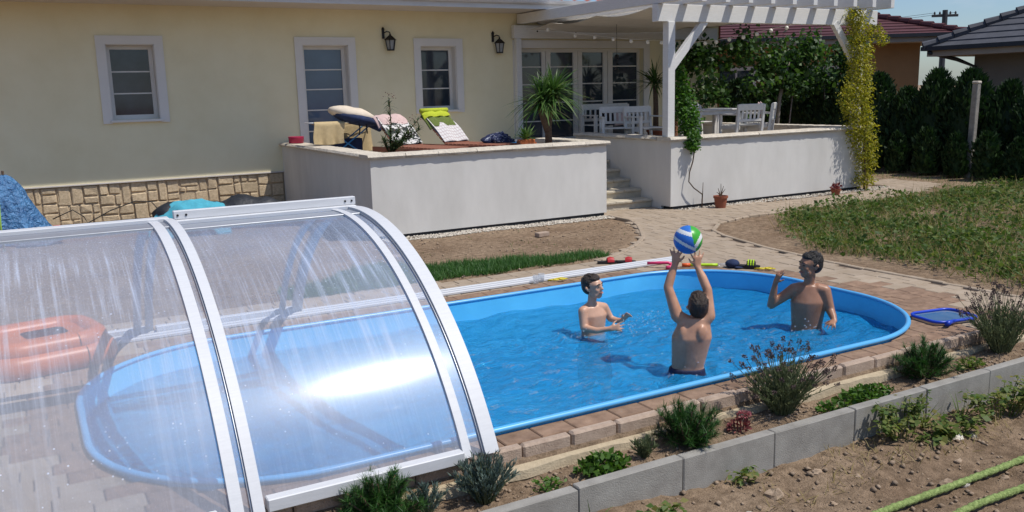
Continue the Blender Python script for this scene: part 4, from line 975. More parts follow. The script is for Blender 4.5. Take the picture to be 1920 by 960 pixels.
# swimmer on the right, one hand raised
t, W, D = person(BOYS[2], 'dark haired swimmer standing by the rounded pool end with one hand raised', 'skin_dark'); b = MB(); ax = (.97, .22); fr_ = (-.22, -.97)
torso(b, W, (-.03, 0, -.30), (-.028, 0, -.12), (-.018, 0, .10), (-.022, 0, .248), (.150, .132, .158, .095), (.100, .095, .108, .062), ax)
limb(b, W, ((-.025, .0, .21), .052), ((-.02, -.01, .29), .046), ((-.012, -.015, .34), .046))
limb(b, W, ((-.09, 0, .215), .055), ((-.145, -.02, .205), .055), ((-.335, -.06, .060), .038), ((-.322, -.085, .14), .036), ((-.302, -.10, .275), .023))
limb(b, W, ((.05, 0, .215), .055), ((.112, .0, .200), .056), ((.165, -.03, .035), .040), ((.188, -.09, -.005), .033), ((.200, -.135, -.030), .024))
hand(b, W((-.302, -.10, .275)), D((.35, -.05, 1)), D((.6, -.7, .1)), D((.7, .5, .1)), .45, 1.05, curl=(.1, .2, .35, .5))
hand(b, W((.200, -.135, -.030)), D((-.3, -.85, -.25)), D((-.9, .3, .1)), D((.1, -.3, -1)), .6, 1., curl=(.3, .35, .4, .4))
legs(b, W, (-.03, 0, -.32), ax, fr_)
M = head(W((-.014, -.01, .425)), D((-.86, -.50, .02)), D((.05, 0, 1)), b, 1.06)
remesh(b, 'body', 'skin_dark', t); face(M, t, 1.06); hair(M, t, 'hair_dark', 1.06); trunks(t, W, (-.03, 0, -.29), ax, fr_)

# ================================================================== small things round the pool
def sandal(label, x, y, rz, sole='black_rubber', strap='red'):
    t = thing('slide_sandal', (0, 0, 0)); tag(t, label, 'sandal', 'pool sandals')
    P = [(-.115, -.030), (-.12, 0), (-.115, .030), (-.05, .036), (.03, .045), (.09, .042), (.12, .015), (.12, -.02), (.09, -.042), (.03, -.045), (-.05, -.036)]
    mb = MB(); n = len(P); V = [(a, b_, 0) for a, b_ in P] + [(a, b_, .028) for a, b_ in P]; mb.add(V, [(i, (i + 1) % n, (i + 1) % n + n, i + n) for i in range(n)] + [tuple(range(n, 2 * n))]); mb.build('sole', sole, t)
    V = []; F = []; k_ = 9
    for i in range(k_ + 1):
        a = math.pi * i / k_
        for xx, h in ((-.005, .045), (.03, .058), (.075, .045)): V.append((xx, -.048 * math.cos(a), .022 + h * math.sin(a))); 
    for i in range(k_):
        for j in (0, 1): F.append((3 * i + j, 3 * i + j + 1, 3 * i + 4 + j, 3 * i + 3 + j))
    V2 = [(a, b_ * .93, c * .93) for a, b_, c in V]; mb = MB(); mb.add(V, F); mb.add(V2, [tuple(reversed(f)) for f in F]); mb.build('strap', strap, t, True)
    t.location = (x, y, .002); t.rotation_euler = (0, 0, rz); return t
sandal('black sandal with red strap, the one nearer the grass', 5.84, 8.21, R(-25)); sandal('black sandal with red strap, the one nearer the ball', 6.02, 8.10, R(-38))
def goggles(label, x, y, rz, mm, strap, group):
    t = thing('swim_goggles'); tag(t, label, 'goggles', group)
    for q in (-1, 1):
        mb = MB(); mb.tube([(q * .036 + .028 * math.cos(a), .022 * math.sin(a), .02) for a in np.linspace(0, 2 * math.pi, 13)], .009, 6, cap=False); mb.build('eyepiece', mm, t, True)
        MB().ell((q * .036, 0, .018), (.025, .019, .008)).build('lens', 'clear_plastic', t, True)
    mb = MB(); mb.tube([(-.07, 0, .02), (-.11, .04, .012), (-.04, .075, .008), (.05, .07, .02), (.11, .03, .012), (.07, 0, .02)], .006, 6); mb.build('strap', strap, t, True)
    t.location = (x, y, .004); t.rotation_euler = (0, 0, rz)
goggles('yellow swim goggles between the clear cups and the smiling swimmer', 4.86, 7.72, R(-10), 'yellow', 'yellow', 'goggles at the pool edge')
goggles('yellow swim goggles beside the raised hand at the pool corner', 6.99, 6.86, R(-40), 'yellow', 'yellow', 'goggles at the pool edge')
for k_, (x, y) in enumerate(((4.60, 7.76), (4.69, 7.80))):
    mb = MB(); mb.lathe([(.028, 0), (.036, .09), (.033, .09), (.026, .008), (0, .008)], 14, (x, y, .004)); o = mb.build('plastic_cup', 'clear_plastic', None, True); tag(o, ('clear plastic cup standing left of its twin on the far pool edge', 'clear plastic cup next to the yellow goggles on the far pool edge')[k_], 'cup', 'clear cups')
def snorkel(label, pts, m1, m2, cat='snorkel'):
    t = thing('snorkel', pts[0]); tag(t, label, cat, 'snorkels at the pool edge'); MB().tube(pts[:-2], .017, 8).build('tube', m1, t, True); MB().tube(pts[-3:], .022, 8).build('mouthpiece', m2, t, True)
    return t
snorkel('pink curved snorkel on the far paving beside the rails', [(6.07, 7.76, .05), (6.16, 7.68, .055), (6.24, 7.60, .06), (6.27, 7.56, .04), (6.23, 7.53, .024), (6.17, 7.54, .022)], 'pink', 'pink')
sn = snorkel('lime snorkel with orange end lying behind the raised arms', [(6.47, 7.50, .024), (6.56, 7.44, .024), (6.66, 7.36, .024), (6.72, 7.31, .024), (6.75, 7.26, .03), (6.77, 7.22, .035)], 'lime', 'clear_plastic')
MB().tube([(6.40, 7.55, .024), (6.475, 7.495, .024)], .02, 8).build('end_cap', 'orange_red', sn, True)
# dark cap and striped shoe
mb = MB(); mb.ell((6.83, 7.20, .045), (.085, .075, .05)); mb.ell((6.87, 7.13, .015), (.07, .06, .012)); o = mb.build('cloth_cap', 'navy_soft', None, True); tag(o, 'crumpled dark blue cap on the paving behind the pool corner', 'cap')
sh = sandal('black slide sandal with yellow stripes beside the blue cap', 6.93, 7.07, R(-50), 'black_rubber', 'black_rubber'); sh.scale = (1.15, 1.15, 1.2)
for q in (0, 1, 2):
    V = []; F = []
    for i in range(8):
        a = math.pi * (i + .6) / 8.2
        for xx in (.006 + q * .024, .018 + q * .024): V.append((xx, -.050 * math.cos(a), .0245 + .058 * math.sin(a)))
    for i in range(7): F.append((2 * i, 2 * i + 1, 2 * i + 3, 2 * i + 2))
    mb = MB(); mb.add(V, F); o = mb.build('stripe', 'lime', sh)
# leaf skimmer head
t = thing('leaf_skimmer', (6.98, 4.55, 0)); tag(t, 'blue flat leaf skimmer head lying on the brown paving', 'skimmer net')
P = rr(0, 0, .23, .17, .09); Ms = Matrix.Translation((6.72, 4.53, .03)) @ Matrix.Rotation(R(-10), 4, 'Z')
MB().tube([tuple(Ms @ Vector((x, y, 0))) for x, y in P + [P[0]]], .013, 8, cap=False).build('frame', 'net_frame', t, True)
mb = MB(); mb.add([(x, y, -.008) for x, y in P] + [(0, 0, -.02)], [(i, (i + 1) % len(P), len(P)) for i in range(len(P))], Ms); mb.build('net', 'net_mesh', t)
mb = MB(); mb.tube([tuple(Ms @ Vector(p)) for p in [(-.05, -.165, 0), (-.14, -.20, .004), (-.20, -.235, .006)]], [.016, .02, .022], 8); mb.build('socket', 'net_frame', t, True)
# sunglasses and small things on near edge behind the lavender
t = thing('swim_goggles', (4.45, 4.26, 0)); tag(t, 'black goggles left on the near paving behind the lavender', 'goggles', 'goggles at the pool edge')
mb = MB(); mb.ell((4.40, 4.27, .03), (.03, .02, .03)); mb.ell((4.47, 4.25, .03), (.03, .02, .03)); mb.build('lens', 'black_rubber', t, True)
MB().tube([(4.37, 4.27, .03), (4.33, 4.22, .012), (4.42, 4.20, .01), (4.54, 4.21, .012), (4.50, 4.25, .03)], .008, 6).build('strap', 'black_rubber', t, True)
# ================================================================== terrace furniture
FZ = .862
def chair(label, x, y, rz, group='white slatted garden chairs'):
    t = thing('garden_chair'); tag(t, label, 'chair', group); m_ = 'white_wood'; w_, d_, hs, hb = .28, .25, .40, .80
    for q in (-1, 1):
        MB().bev(q * w_ - .025, q * w_ + .025, d_ - .05, d_, 0, .60, .004).build('leg', m_, t)
        mb = MB(); mb.add([], []); M = Matrix.Translation((q * w_, -d_, 0)) @ Matrix.Rotation(R(7), 4, 'X'); mb.bev(-.025, .025, -.025, .025, 0, hb, .004, M); mb.build('leg', m_, t)
        MB().bev(q * w_ - .035, q * w_ + .035, -d_ - .05, d_ + .02, .60, .625, .004).build('armrest', m_, t)
        MB().box(q * w_ - .012, q * w_ + .012, -d_, d_ - .05, hs - .06, hs).build('side_rail', m_, t)
    for i in range(5): yv = -d_ + .04 + i * .095; MB().bev(-w_, w_, yv, yv + .08, hs, hs + .018, .003).build('seat_slat', m_, t)
    M = Matrix.Translation((0, -d_, 0)) @ Matrix.Rotation(R(7), 4, 'X')
    mb = MB(); mb.bev(-w_, w_, -.018, .018, hb - .11, hb + .01, .006, M); mb.build('back_rail', m_, t); mb = MB(); mb.bev(-w_, w_, -.015, .015, hs + .08, hs + .13, .004, M); mb.build('back_rail', m_, t)
    for i in range(5): xx = -.18 + .09 * i; mb = MB(); mb.bev(xx - .022, xx + .022, -.009, .009, hs + .13, hb - .11, .003, M); mb.build('back_slat', m_, t)
    t.location = (x, y, FZ); t.rotation_euler = (0, 0, rz); return t
chair('white slatted garden chair turned sideways beside the wall above the steps', 9.98, 13.7, R(150))
chair('white slatted garden chair just left of the pergola post', 10.42, 13.35, R(175))
chair('white slatted garden chair with its back to the terrace wall, nearest the pool', 12.02, 12.55, R(-8))
c4 = chair('white slatted garden chair carrying a pale blanket', 12.62, 12.75, R(38))
chair('white slatted garden chair behind the hanging vine on the far side of the table', 12.75, 14.5, R(180))
def cushion(name, label, c, r_, M, m_, cat='cushion'):
    mb = MB(); V = []; F = []; n = 10
    for sgn in (1, -1):
        o = len(V)
        for j in range(n + 1):
            for i in range(n + 1):
                a = 2 * i / n - 1; b_ = 2 * j / n - 1; h = ((1 - a ** 4) * (1 - b_ ** 4)) ** .5; V.append((a * r_[0] * (1 - .06 * (1 - abs(b_))), b_ * r_[1] * (1 - .06 * (1 - abs(a))), sgn * h * r_[2]))
        for j in range(n):
            for i in range(n): q = (o + j * (n + 1) + i, o + j * (n + 1) + i + 1, o + (j + 1) * (n + 1) + i + 1, o + (j + 1) * (n + 1) + i); F.append(q if sgn > 0 else q[::-1])
    mb.add(V, F, Matrix.Translation(c) @ M); o = mb.build(name, m_, None, True); tag(o, label, cat); return o
cushion('blanket', 'pale pink blanket hung over the back of the end chair', (12.62, 12.62, FZ + .66), (.19, .17, .05), Matrix.Rotation(R(38), 4, 'Z') @ Matrix.Rotation(R(80), 4, 'X'), 'pink_cloth', 'blanket')
# bench between the two left chairs with its cushions
t = thing('garden_bench'); tag(t, 'white garden bench between the two left chairs under the terrace window', 'bench')
for q in (-1, 1):
    MB().bev(q * .58 - .03, q * .58 + .03, .20, .26, 0, .60, .004).build('leg', 'white_wood', t); MB().bev(q * .58 - .03, q * .58 + .03, -.28, -.22, 0, .82, .004).build('leg', 'white_wood', t); MB().bev(q * .58 - .035, q * .58 + .035, -.28, .28, .60, .625, .004).build('armrest', 'white_wood', t)
for i in range(5): MB().bev(-.56, .56, -.22 + i * .09, -.145 + i * .09, .40, .42, .003).build('seat_slat', 'white_wood', t)
MB().bev(-.58, .58, -.27, -.235, .72, .84, .005).build('back_rail', 'white_wood', t); MB().bev(-.58, .58, -.265, -.24, .48, .53, .005).build('back_rail', 'white_wood', t)
for i in range(9): MB().bev(-.50 + i * .125 - .02, -.50 + i * .125 + .02, -.262, -.244, .53, .72, .003).build('back_slat', 'white_wood', t)
t.location = (10.95, 15.2, FZ); t.rotation_euler = (0, 0, R(180))
cushion('cushion', 'dark patterned cushion leaning on the white bench', (10.72, 15.0, FZ + .56), (.17, .17, .06), Matrix.Rotation(R(20), 4, 'Z') @ Matrix.Rotation(R(70), 4, 'X'), 'black_fabric')
cushion('cushion', 'pale pink cushion on the white bench beside the dark one', (11.05, 15.02, FZ + .55), (.18, .17, .06), Matrix.Rotation(R(-8), 4, 'Z') @ Matrix.Rotation(R(70), 4, 'X'), 'pink_cloth')
t = thing('garden_table'); tag(t, 'white slatted garden table under the pergola', 'table')
for i in range(8): MB().bev(-.62, .62, -.38 + i * .096, -.29 + i * .096, .68, .705, .003).build('top_slat', 'white_wood', t)
MB().box(-.58, .58, -.34, -.31, .60, .679).box(-.58, .58, .31, .34, .60, .679).box(-.58, -.55, -.31, .31, .60, .679).box(.55, .58, -.31, .31, .60, .679).build('apron', 'white_wood', t)
for a in (-1, 1):
    for q in (-1, 1): MB().bev(a * .56 - .035, a * .56 + .035, q * .33 - .035, q * .33 + .035, 0, .60, .004).build('leg', 'white_wood', t)
t.location = (12.0, 13.45, FZ); t.rotation_euler = (0, 0, R(4))
# bird house standing behind the post
t = thing('bird_house', (9.88, 11.95, FZ)); tag(t, 'small brown wooden bird house on the wall beside the post', 'bird house')
MB().bev(9.80, 9.95, 11.88, 12.02, .862, 1.48, .005).build('box', 'bird_wood', t); mb = MB(); mb.add([(9.78, 11.86, 1.48), (9.97, 11.86, 1.48), (9.97, 12.04, 1.48), (9.78, 12.04, 1.48), (9.875, 11.86, 1.56), (9.875, 12.04, 1.56)], [(0, 1, 4), (2, 3, 5), (1, 2, 5, 4), (3, 0, 4, 5), (0, 3, 2, 1)]); mb.build('roof', 'bark', t)
# wind chime
t = thing('wind_chime', (10.20, 14.0, 2.5)); tag(t, 'dark metal wind chime hanging in front of the terrace doors', 'wind chime')
MB().tube([(10.20, 14.0, 3.36), (10.20, 14.0, 2.60)], .004, 4).build('cord', 'black_iron', t)
MB().tube([(10.20 + .05 * math.cos(a), 14.0, 2.60 + .05 * math.sin(a)) for a in np.linspace(0, 2 * math.pi, 13)], .006, 5, cap=False).build('ring', 'black_iron', t)
mb = MB(); mb.lathe([(0, 0), (.035, .01), (.045, .03), (.025, .06), (0, .075)], 10, (10.20, 14.0, 2.57)); mb.build('ornament', 'black_iron', t, True)
mb = MB(); mb.ell((10.20, 14.0, 2.49), .016); mb.build('bead', 'black_iron', t, True); mb = MB(); mb.lathe([(.04, 0), (.02, .05), (0, .075)], 10, (10.20, 14.0, 2.36)); mb.build('bell', 'black_iron', t, True)
MB().tube([(10.20, 14.0, 2.56), (10.20, 14.0, 2.37)], .003, 4).build('cord', 'black_iron', t)
# sun loungers: head towards the house
def lounger(label, x, y, rz, head_m, pad_m):
    t = thing('sun_lounger'); tag(t, label, 'sun lounger', 'wooden sun loungers')
    for q in (-1, 1): MB().bev(-1.2, .62, q * .29 - .025, q * .29 + .025, .22, .30, .004).build('side_rail', 'lounger_wood', t)
    for a in (-1.1, .5):
        for q in (-1, 1): MB().bev(a - .03, a + .03, q * .29 - .025, q * .29 + .025, 0, .22, .004).build('leg', 'lounger_wood', t)
    for i in range(12): MB().bev(-1.19 + i * .1, -1.11 + i * .1, -.29, .29, .30, .318, .003).build('slat', 'lounger_wood', t)
    M = Matrix.Translation((0, 0, .31)) @ Matrix.Rotation(R(-38), 4, 'Y')
    for i in range(7):
        mb = MB(); mb.bev(.0 + i * .1, .08 + i * .1, -.28, .28, -.01, .01, .003, M); mb.build('back_slat', 'lounger_wood', t)
    V = []; F = []; nn = 14
    for i in range(nn + 1):
        for j in range(9): a = i / nn; V.append((.02 + .70 * a, -.27 + .0675 * j + .006 * math.sin(9 * a + j), .035 + .012 * math.sin(j * 1.3 + a * 4) + .02 * math.sin(math.pi * a)))
    F = [(i * 9 + j, i * 9 + j + 1, (i + 1) * 9 + j + 1, (i + 1) * 9 + j) for i in range(nn) for j in range(8)]
    mb = MB(); mb.add(V, F, M); mb.add([(a, b_, c - .025) for a, b_, c in V], [f[::-1] for f in F], M); mb.build('cushion', pad_m, t, True)
    t.location = (x, y, FZ); t.rotation_euler = (0, 0, rz); return t, M
def patterned(name, dark, light, scale, th):
    m_ = bpy.data.materials.new(name); m_.use_nodes = True; n_ = m_.node_tree; b_ = n_.nodes['Principled BSDF']; b_.inputs['Roughness'].default_value = .95
    g_ = N(n_, 'ShaderNodeTexCoord'); q = N(n_, 'ShaderNodeTexNoise'); q.inputs['Scale'].default_value = scale; q.inputs['Detail'].default_value = 2; q.inputs['Distortion'].default_value = 1.5
    r_ = N(n_, 'ShaderNodeValToRGB'); r_.color_ramp.elements[0].position = th; r_.color_ramp.elements[1].position = th + .05; r_.color_ramp.elements[0].color = (*dark, 1); r_.color_ramp.elements[1].color = (*light, 1)
    n_.links.new(g_.outputs['Object'], q.inputs['Vector']); n_.links.new(q.outputs[0], r_.inputs[0]); n_.links.new(r_.outputs[0], b_.inputs['Base Color']); MATS[name] = m_
patterned('leaf_print', (.025, .03, .028), (.60, .58, .55), 9, .46); patterned('navy_print', (.015, .022, .07), (.35, .37, .42), 16, .60)
def check_material():
    m_ = bpy.data.materials.new('check_cloth'); m_.use_nodes = True; n_ = m_.node_tree; b_ = n_.nodes['Principled BSDF']; b_.inputs['Roughness'].default_value = .95
    g_ = N(n_, 'ShaderNodeTexCoord'); br = N(n_, 'ShaderNodeTexBrick'); br.offset = 0; br.inputs['Scale'].default_value = 9; br.inputs['Mortar Size'].default_value = .045; br.inputs['Brick Width'].default_value = .5; br.inputs['Row Height'].default_value = .5
    for k_, c in (('Color1', (.60, .58, .57)), ('Color2', (.56, .54, .53)), ('Mortar', (.40, .33, .33))): br.inputs[k_].default_value = (*c, 1)
    n_.links.new(g_.outputs['Object'], br.inputs['Vector']); n_.links.new(br.outputs[0], b_.inputs['Base Color']); MATS['check_cloth'] = m_
check_material()
l1, M1 = lounger('wooden sun lounger with leaf print pad behind the oleander', 5.56, 13.35, R(102), 'pink_cloth', 'leaf_print')
l2, M2 = lounger('wooden sun lounger with pale checked pad below the small window', 6.48, 13.45, R(107), 'towel_lime', 'check_cloth')
def draped(name, label, root, M, x0, x1, m_, cat, roll=False, lift=.05):
    V = []; F = []; nn = 10; k_ = 11
    for i in range(nn + 1):
        for j in range(k_): a = i / nn; V.append((x0 + (x1 - x0) * a, -.30 + .06 * j, lift + .012 * math.sin(j * 1.7 + a * 3) + .02 * math.sin(math.pi * a) - (.05 if j in (0, k_ - 1) else 0)))
    F = [(i * k_ + j, i * k_ + j + 1, (i + 1) * k_ + j + 1, (i + 1) * k_ + j) for i in range(nn) for j in range(k_ - 1)]
    mb = MB(); MM = Matrix.Translation(root.location) @ Matrix.Rotation(root.rotation_euler.z, 4, 'Z') @ M; mb.add(V, F, MM); mb.add([(a, b_, c - .02) for a, b_, c in V], [f[::-1] for f in F], MM)
    if roll: mb.tube([tuple(MM @ Vector((x1 + .02, yy, lift - .005))) for yy in (-.30, -.1, .1, .30)], .042, 10)
    o = mb.build(name, m_, None, True); tag(o, label, cat, 'towels on the terrace'); return o
draped('towel', 'green towel with yellow print over the head of the lounger below the window', l2, M2, .40, .74, 'towel_green', 'towel')
draped('towel', 'lime yellow towel rolled on top of the green towel', l2, M2, .62, .76, 'towel_lime', 'towel', True, .085)
draped('towel', 'pale pink towel over the head of the lounger behind the oleander', l1, M1, .50, .76, 'pink_cloth', 'towel')
# pale print band on the green towel
MM = Matrix.Translation(l2.location) @ Matrix.Rotation(l2.rotation_euler.z, 4, 'Z') @ M2
def crumple(name, label, c, r_, m_, cat, group=None, amp=.35, seed=1., n=24):
    mb = MB(); mb.ell((0, 0, 0), 1, None, n, n // 2 + 2)
    V = []
    for p in mb.v:
        q = Vector(p); s = 1 + amp * mnoise.noise(q * 2.1 + Vector((seed, seed, 0))) + amp * .5 * mnoise.noise(q * 5 + Vector((0, seed, 2))); q = q * s
        V.append((c[0] + q.x * r_[0], c[1] + q.y * r_[1], c[2] + max(q.z, -.15) * r_[2]))
    mb.v = V; o = mb.build(name, m_, None, True); tag(o, label, cat, group); return o
crumple('towel', 'crumpled navy and white towel at the foot of the right lounger', (6.95, 12.85, FZ + .33), (.26, .16, .13), 'navy_print', 'towel', 'towels on the terrace', .45, 3.)
# drying rack with a towel and a big cushion on it
t = thing('clothes_airer', (4.9, 14.6, FZ)); tag(t, 'blue folding clothes airer in front of the terrace door', 'clothes airer')
for yv in (14.45, 14.75):
    mb = MB(); mb.tube([(4.45, yv, FZ + .02), (5.35, yv, FZ + .66)], .013, 6); mb.build('leg', 'blue_plastic', t); mb = MB(); mb.tube([(5.35, yv, FZ + .02), (4.45, yv, FZ + .66)], .013, 6); mb.build('leg', 'blue_plastic', t)
for i in range(7): yv = 14.35 + .085 * i; MB().tube([(4.30, yv, FZ + .70), (5.45, yv, FZ + .70)], .006, 5).build('rail', 'aluminium', t)
MB().tube([(4.30, 14.35, FZ + .70), (4.30, 14.86, FZ + .70)], .011, 6).build('end_bar', 'aluminium', t); MB().tube([(5.45, 14.35, FZ + .70), (5.45, 14.86, FZ + .70)], .011, 6).build('end_bar', 'aluminium', t)
MB().bev(4.62, 5.18, 14.50, 14.70, FZ + .20, FZ + .42, .01).build('basket', 'navy_soft', t)
def hang(name, label, x0, x1, y, z, drop, m_, seed):
    V = []; F = []; nn, k_ = 18, 16
    for i in range(nn + 1):
        a = i / nn; x = x0 + (x1 - x0) * a
        for j in range(k_ + 1):
            b_ = j / k_; dz = (b_ - .25) / .75; fold = .022 * math.sin(a * 14 + seed) * max(0, dz) + .012 * math.sin(a * 31 + seed * 2) * max(0, dz)
            V.append((x + .02 * math.sin(b_ * 5 + seed), y - .03 - fold if b_ > .25 else y + .05 * (1 - b_ / .25) * 2, z - (drop * dz if dz > 0 else .05 * (1 - b_ / .25)) - .02 * math.sin(a * 3.1) * (dz > 0)))
    F = [(i * (k_ + 1) + j, i * (k_ + 1) + j + 1, (i + 1) * (k_ + 1) + j + 1, (i + 1) * (k_ + 1) + j) for i in range(nn) for j in range(k_)]
    mb = MB(); mb.add(V, F); mb.add([(a, b_ + .012, c) for a, b_, c in V], [f[::-1] for f in F]); o = mb.build(name, m_, None, True); tag(o, label, 'towel', 'towels on the terrace')
hang('towel', 'beige towel hanging over the left end of the airer', 4.28, 4.80, 14.34, FZ + .725, .36, 'towel_beige', .5)
hang('towel', 'long beige towel hanging low behind the airer legs', 4.55, 5.50, 14.90, FZ + .70, .52, 'towel_beige', 2.1)
t = thing('seat_cushion', (5.05, 14.5, FZ + .8)); tag(t, 'large cream and navy cushion lying on the airer', 'cushion')
mb = MB(); mb.ell((5.02, 14.48, FZ + .82), (.44, .26, .13), Matrix.Rotation(R(14), 4, 'Y')); mb.v = [(a + .01 * math.sin(b_ * 30), b_, c + .018 * mnoise.noise(Vector((a * 7, b_ * 7, c * 7)))) for a, b_, c in mb.v]; mb.build('top', 'cushion_cream', t, True)
mb = MB(); mb.ell((5.08, 14.44, FZ + .745), (.43, .27, .105), Matrix.Rotation(R(14), 4, 'Y')); mb.cone((5.32, 14.4, FZ + .68), .10, (5.45, 14.38, FZ + .56), .045); mb.build('underside', 'navy_soft', t, True)
MB().tube([(5.05, 14.28, FZ + .70), (5.06, 14.26, FZ + .60), (5.05, 14.27, FZ + .48)], .012, 6).build('tie_band', 'black_fabric', t); MB().tube([(5.17, 14.28, FZ + .68), (5.18, 14.26, FZ + .60), (5.19, 14.27, FZ + .50)], .012, 6).build('tie_band', 'black_fabric', t)
# bowl on the wall, planter, box
mb = MB(); mb.lathe([(.11, 0), (.13, .005), (.135, .10), (.142, .115), (.128, .115), (.115, .02), (0, .02)], 20, (4.32, 15.55, 1.195)); o = mb.build('bowl', 'magenta', None, True); tag(o, 'magenta plastic tub on the end of the wall by the house', 'tub')
t = thing('storage_box', (7.42, 13.5, FZ)); tag(t, 'blue printed box on the terrace beside the orange planter', 'box')
MB().bev(7.20, 7.62, 13.42, 13.62, FZ, FZ + .28, .008).build('body', 'blue_plastic', t); MB().bev(7.19, 7.63, 13.41, 13.63, FZ + .28, FZ + .31, .006).build('lid', 'clear_plastic', t)
MB().tube([(7.62, 15.9, FZ), (7.62, 15.9, FZ + .45)], .008, 5)
# ================================================================== plants
def rdir(n, zlo=-1., zhi=1.):
    a = RNG.uniform(0, 2 * np.pi, n); z = RNG.uniform(zlo, zhi, n); r = np.sqrt(np.maximum(0, 1 - z * z)); return np.stack([r * np.cos(a), r * np.sin(a), z], 1)
def foliage(name, VF, m_, parent, kind=None):
    o = obj(name, npmesh(name, *VF, m_), parent)
    if kind: o['kind'] = kind
    return o
def pot(name, x, y, z, r0, r1, h, m_, parent):
    mb = MB(); mb.lathe([(r0, 0), (r1 * .96, h * .82), (r1 * 1.06, h * .82), (r1 * 1.08, h), (r1 * .95, h), (r1 * .9, h * .86), (0, h * .86)], 20, (x, y, z)); return mb.build(name, m_, parent, False)
# yuccas
def yucca(label, x, y, z, trunk, crowns, n, L, group='yuccas'):
    t = thing('yucca', (x, y, z)); tag(t, label, 'yucca', group); pot('pot', x, y, z, .14, .19, .26, 'terracotta', t)
    for tr in trunk: mb = MB(); mb.tube(tr, [.062, .055, .05, .042][:len(tr)], 10); mb.build('trunk', 'bark', t, True)
    P = []; D = []
    for c in crowns:
        d = rdir(n, -.55, .98); P.append(np.array(c) + d * .035 + np.array([0, 0, 1]) * RNG.uniform(-.12, .06, n)[:, None]); D.append(d + np.array([0, 0, .25]))
    P = np.concatenate(P); D = np.concatenate(D); k_ = len(P); l = RNG.uniform(.7, 1.1, k_) * L
    foliage('leaves', blades(P, D, l, RNG.uniform(.03, .046, k_), RNG.uniform(.15, .5, k_), 5), 'leaf_yucca', t)
yucca('tall yucca behind the lower terrace wall in front of the terrace doors', 7.56, 12.25, FZ, [[(7.56, 12.25, 1.05), (7.55, 12.25, 1.4), (7.60, 12.25, 1.72), (7.64, 12.25, 1.92)], [(7.55, 12.25, 1.35), (7.48, 12.27, 1.55), (7.42, 12.28, 1.75)]], [(7.66, 12.25, 1.98), (7.46, 12.28, 1.86)], 190, .62)
yucca('yucca half hidden behind the left pergola post', 11.95, 15.0, FZ, [[(11.95, 15.0, 1.05), (11.95, 15.0, 1.6), (11.93, 15.0, 2.05)]], [(11.92, 15.0, 2.15)], 130, .66)
# oleander
t = thing('oleander', (4.80, 12.25, FZ)); tag(t, 'potted oleander with budding stems behind the terrace wall', 'oleander'); pot('pot', 4.80, 12.25, FZ, .14, .18, .26, 'terracotta', t)
tips = [((4.80, 12.2, 1.95), .16, 1), ((5.22, 12.15, 1.62), .13, 1), ((5.08, 12.1, 1.45), .12, 0), ((4.90, 12.1, 1.50), .16, 1), ((4.74, 12.1, 1.42), .14, 0), ((4.82, 12.05, 1.33), .15, 0), ((4.98, 12.1, 1.36), .14, 0), ((5.26, 12.2, 1.48), .11, 0), ((4.68, 12.2, 1.35), .11, 0)]
VF = []; FL = []; mb = MB()
for tp, sp, bud in tips:
    b_ = Vector((4.80, 12.25, 1.12)); tp = Vector(tp); q = b_.lerp(tp, .5) + Vector((random.uniform(-.03, .03), 0, .03)); mb.tube([b_, q, tp], [.012, .009, .005], 6)
    n = 85; s = RNG.uniform(.3, 1, n); P = np.array([list(b_.lerp(tp, float(a))) for a in s]); d = rdir(n, -.5, .9) + np.array([0, 0, .25]); VF.append(blades(P, d, RNG.uniform(.09, .15, n), .018, RNG.uniform(0, .4, n), 3))
    if bud: d = rdir(22, -.1, 1); FL.append(leaves(np.array(tp) + d * RNG.uniform(.02, .12, 22)[:, None], d, .02, .016))
mb.build('stems', 'twig', t, True); foliage('leaves', join(VF), 'leaf_oleander', t); foliage('buds', join(FL), 'leaf_red', t)
# planter with a leafy plant
t = thing('potted_plant', (7.86, 13.5, FZ)); tag(t, 'orange planter with a bushy green plant beside the blue box', 'potted plant'); mb = MB(); mb.bev(7.68, 8.02, 13.40, 13.60, FZ, FZ + .30, .012); mb.build('planter', 'planter', t)
d = rdir(150, .0, 1); foliage('leaves', blades(np.array([7.85, 13.5, FZ + .30]) + d * RNG.uniform(.02, .2, 150)[:, None] * np.array([.8, .6, 1]), d + np.array([0, 0, .3]), RNG.uniform(.12, .24, 150), .022, RNG.uniform(.1, .5, 150), 3), 'leaf_yucca', t)
# pots at the foot of the right wall
t = thing('flower_pot', (10.16, 11.0, 0)); tag(t, 'terracotta pot with a bare twig in front of the right terrace wall', 'flower pot'); pot('pot', 10.16, 11.02, .0, .085, .115, .20, 'terracotta', t)
mb = MB(); B_ = (10.16, 11.02, .17)
for tp in ((10.20, 11.0, .36), (10.10, 11.02, .33), (10.05, 11.0, .27), (10.24, 11.0, .31), (10.17, 11.03, .40)): mb.tube([B_, (10.16 + (tp[0] - 10.16) * .4, 11.02, .24), tp], [.012, .008, .004], 5)
mb.build('twig', 'twig', t)
t = thing('flower_pot', (12.9, 10.98, 0)); tag(t, 'small terracotta figure pot with red leaves near the yellow climber', 'flower pot'); pot('pot', 12.92, 11.0, 0, .06, .09, .10, 'terracotta', t)
d = rdir(60, 0, 1); foliage('leaves', leaves(np.array([12.92, 11.0, .11]) + d * RNG.uniform(0, .09, 60)[:, None], d, .06, .04), 'leaf_red', t)
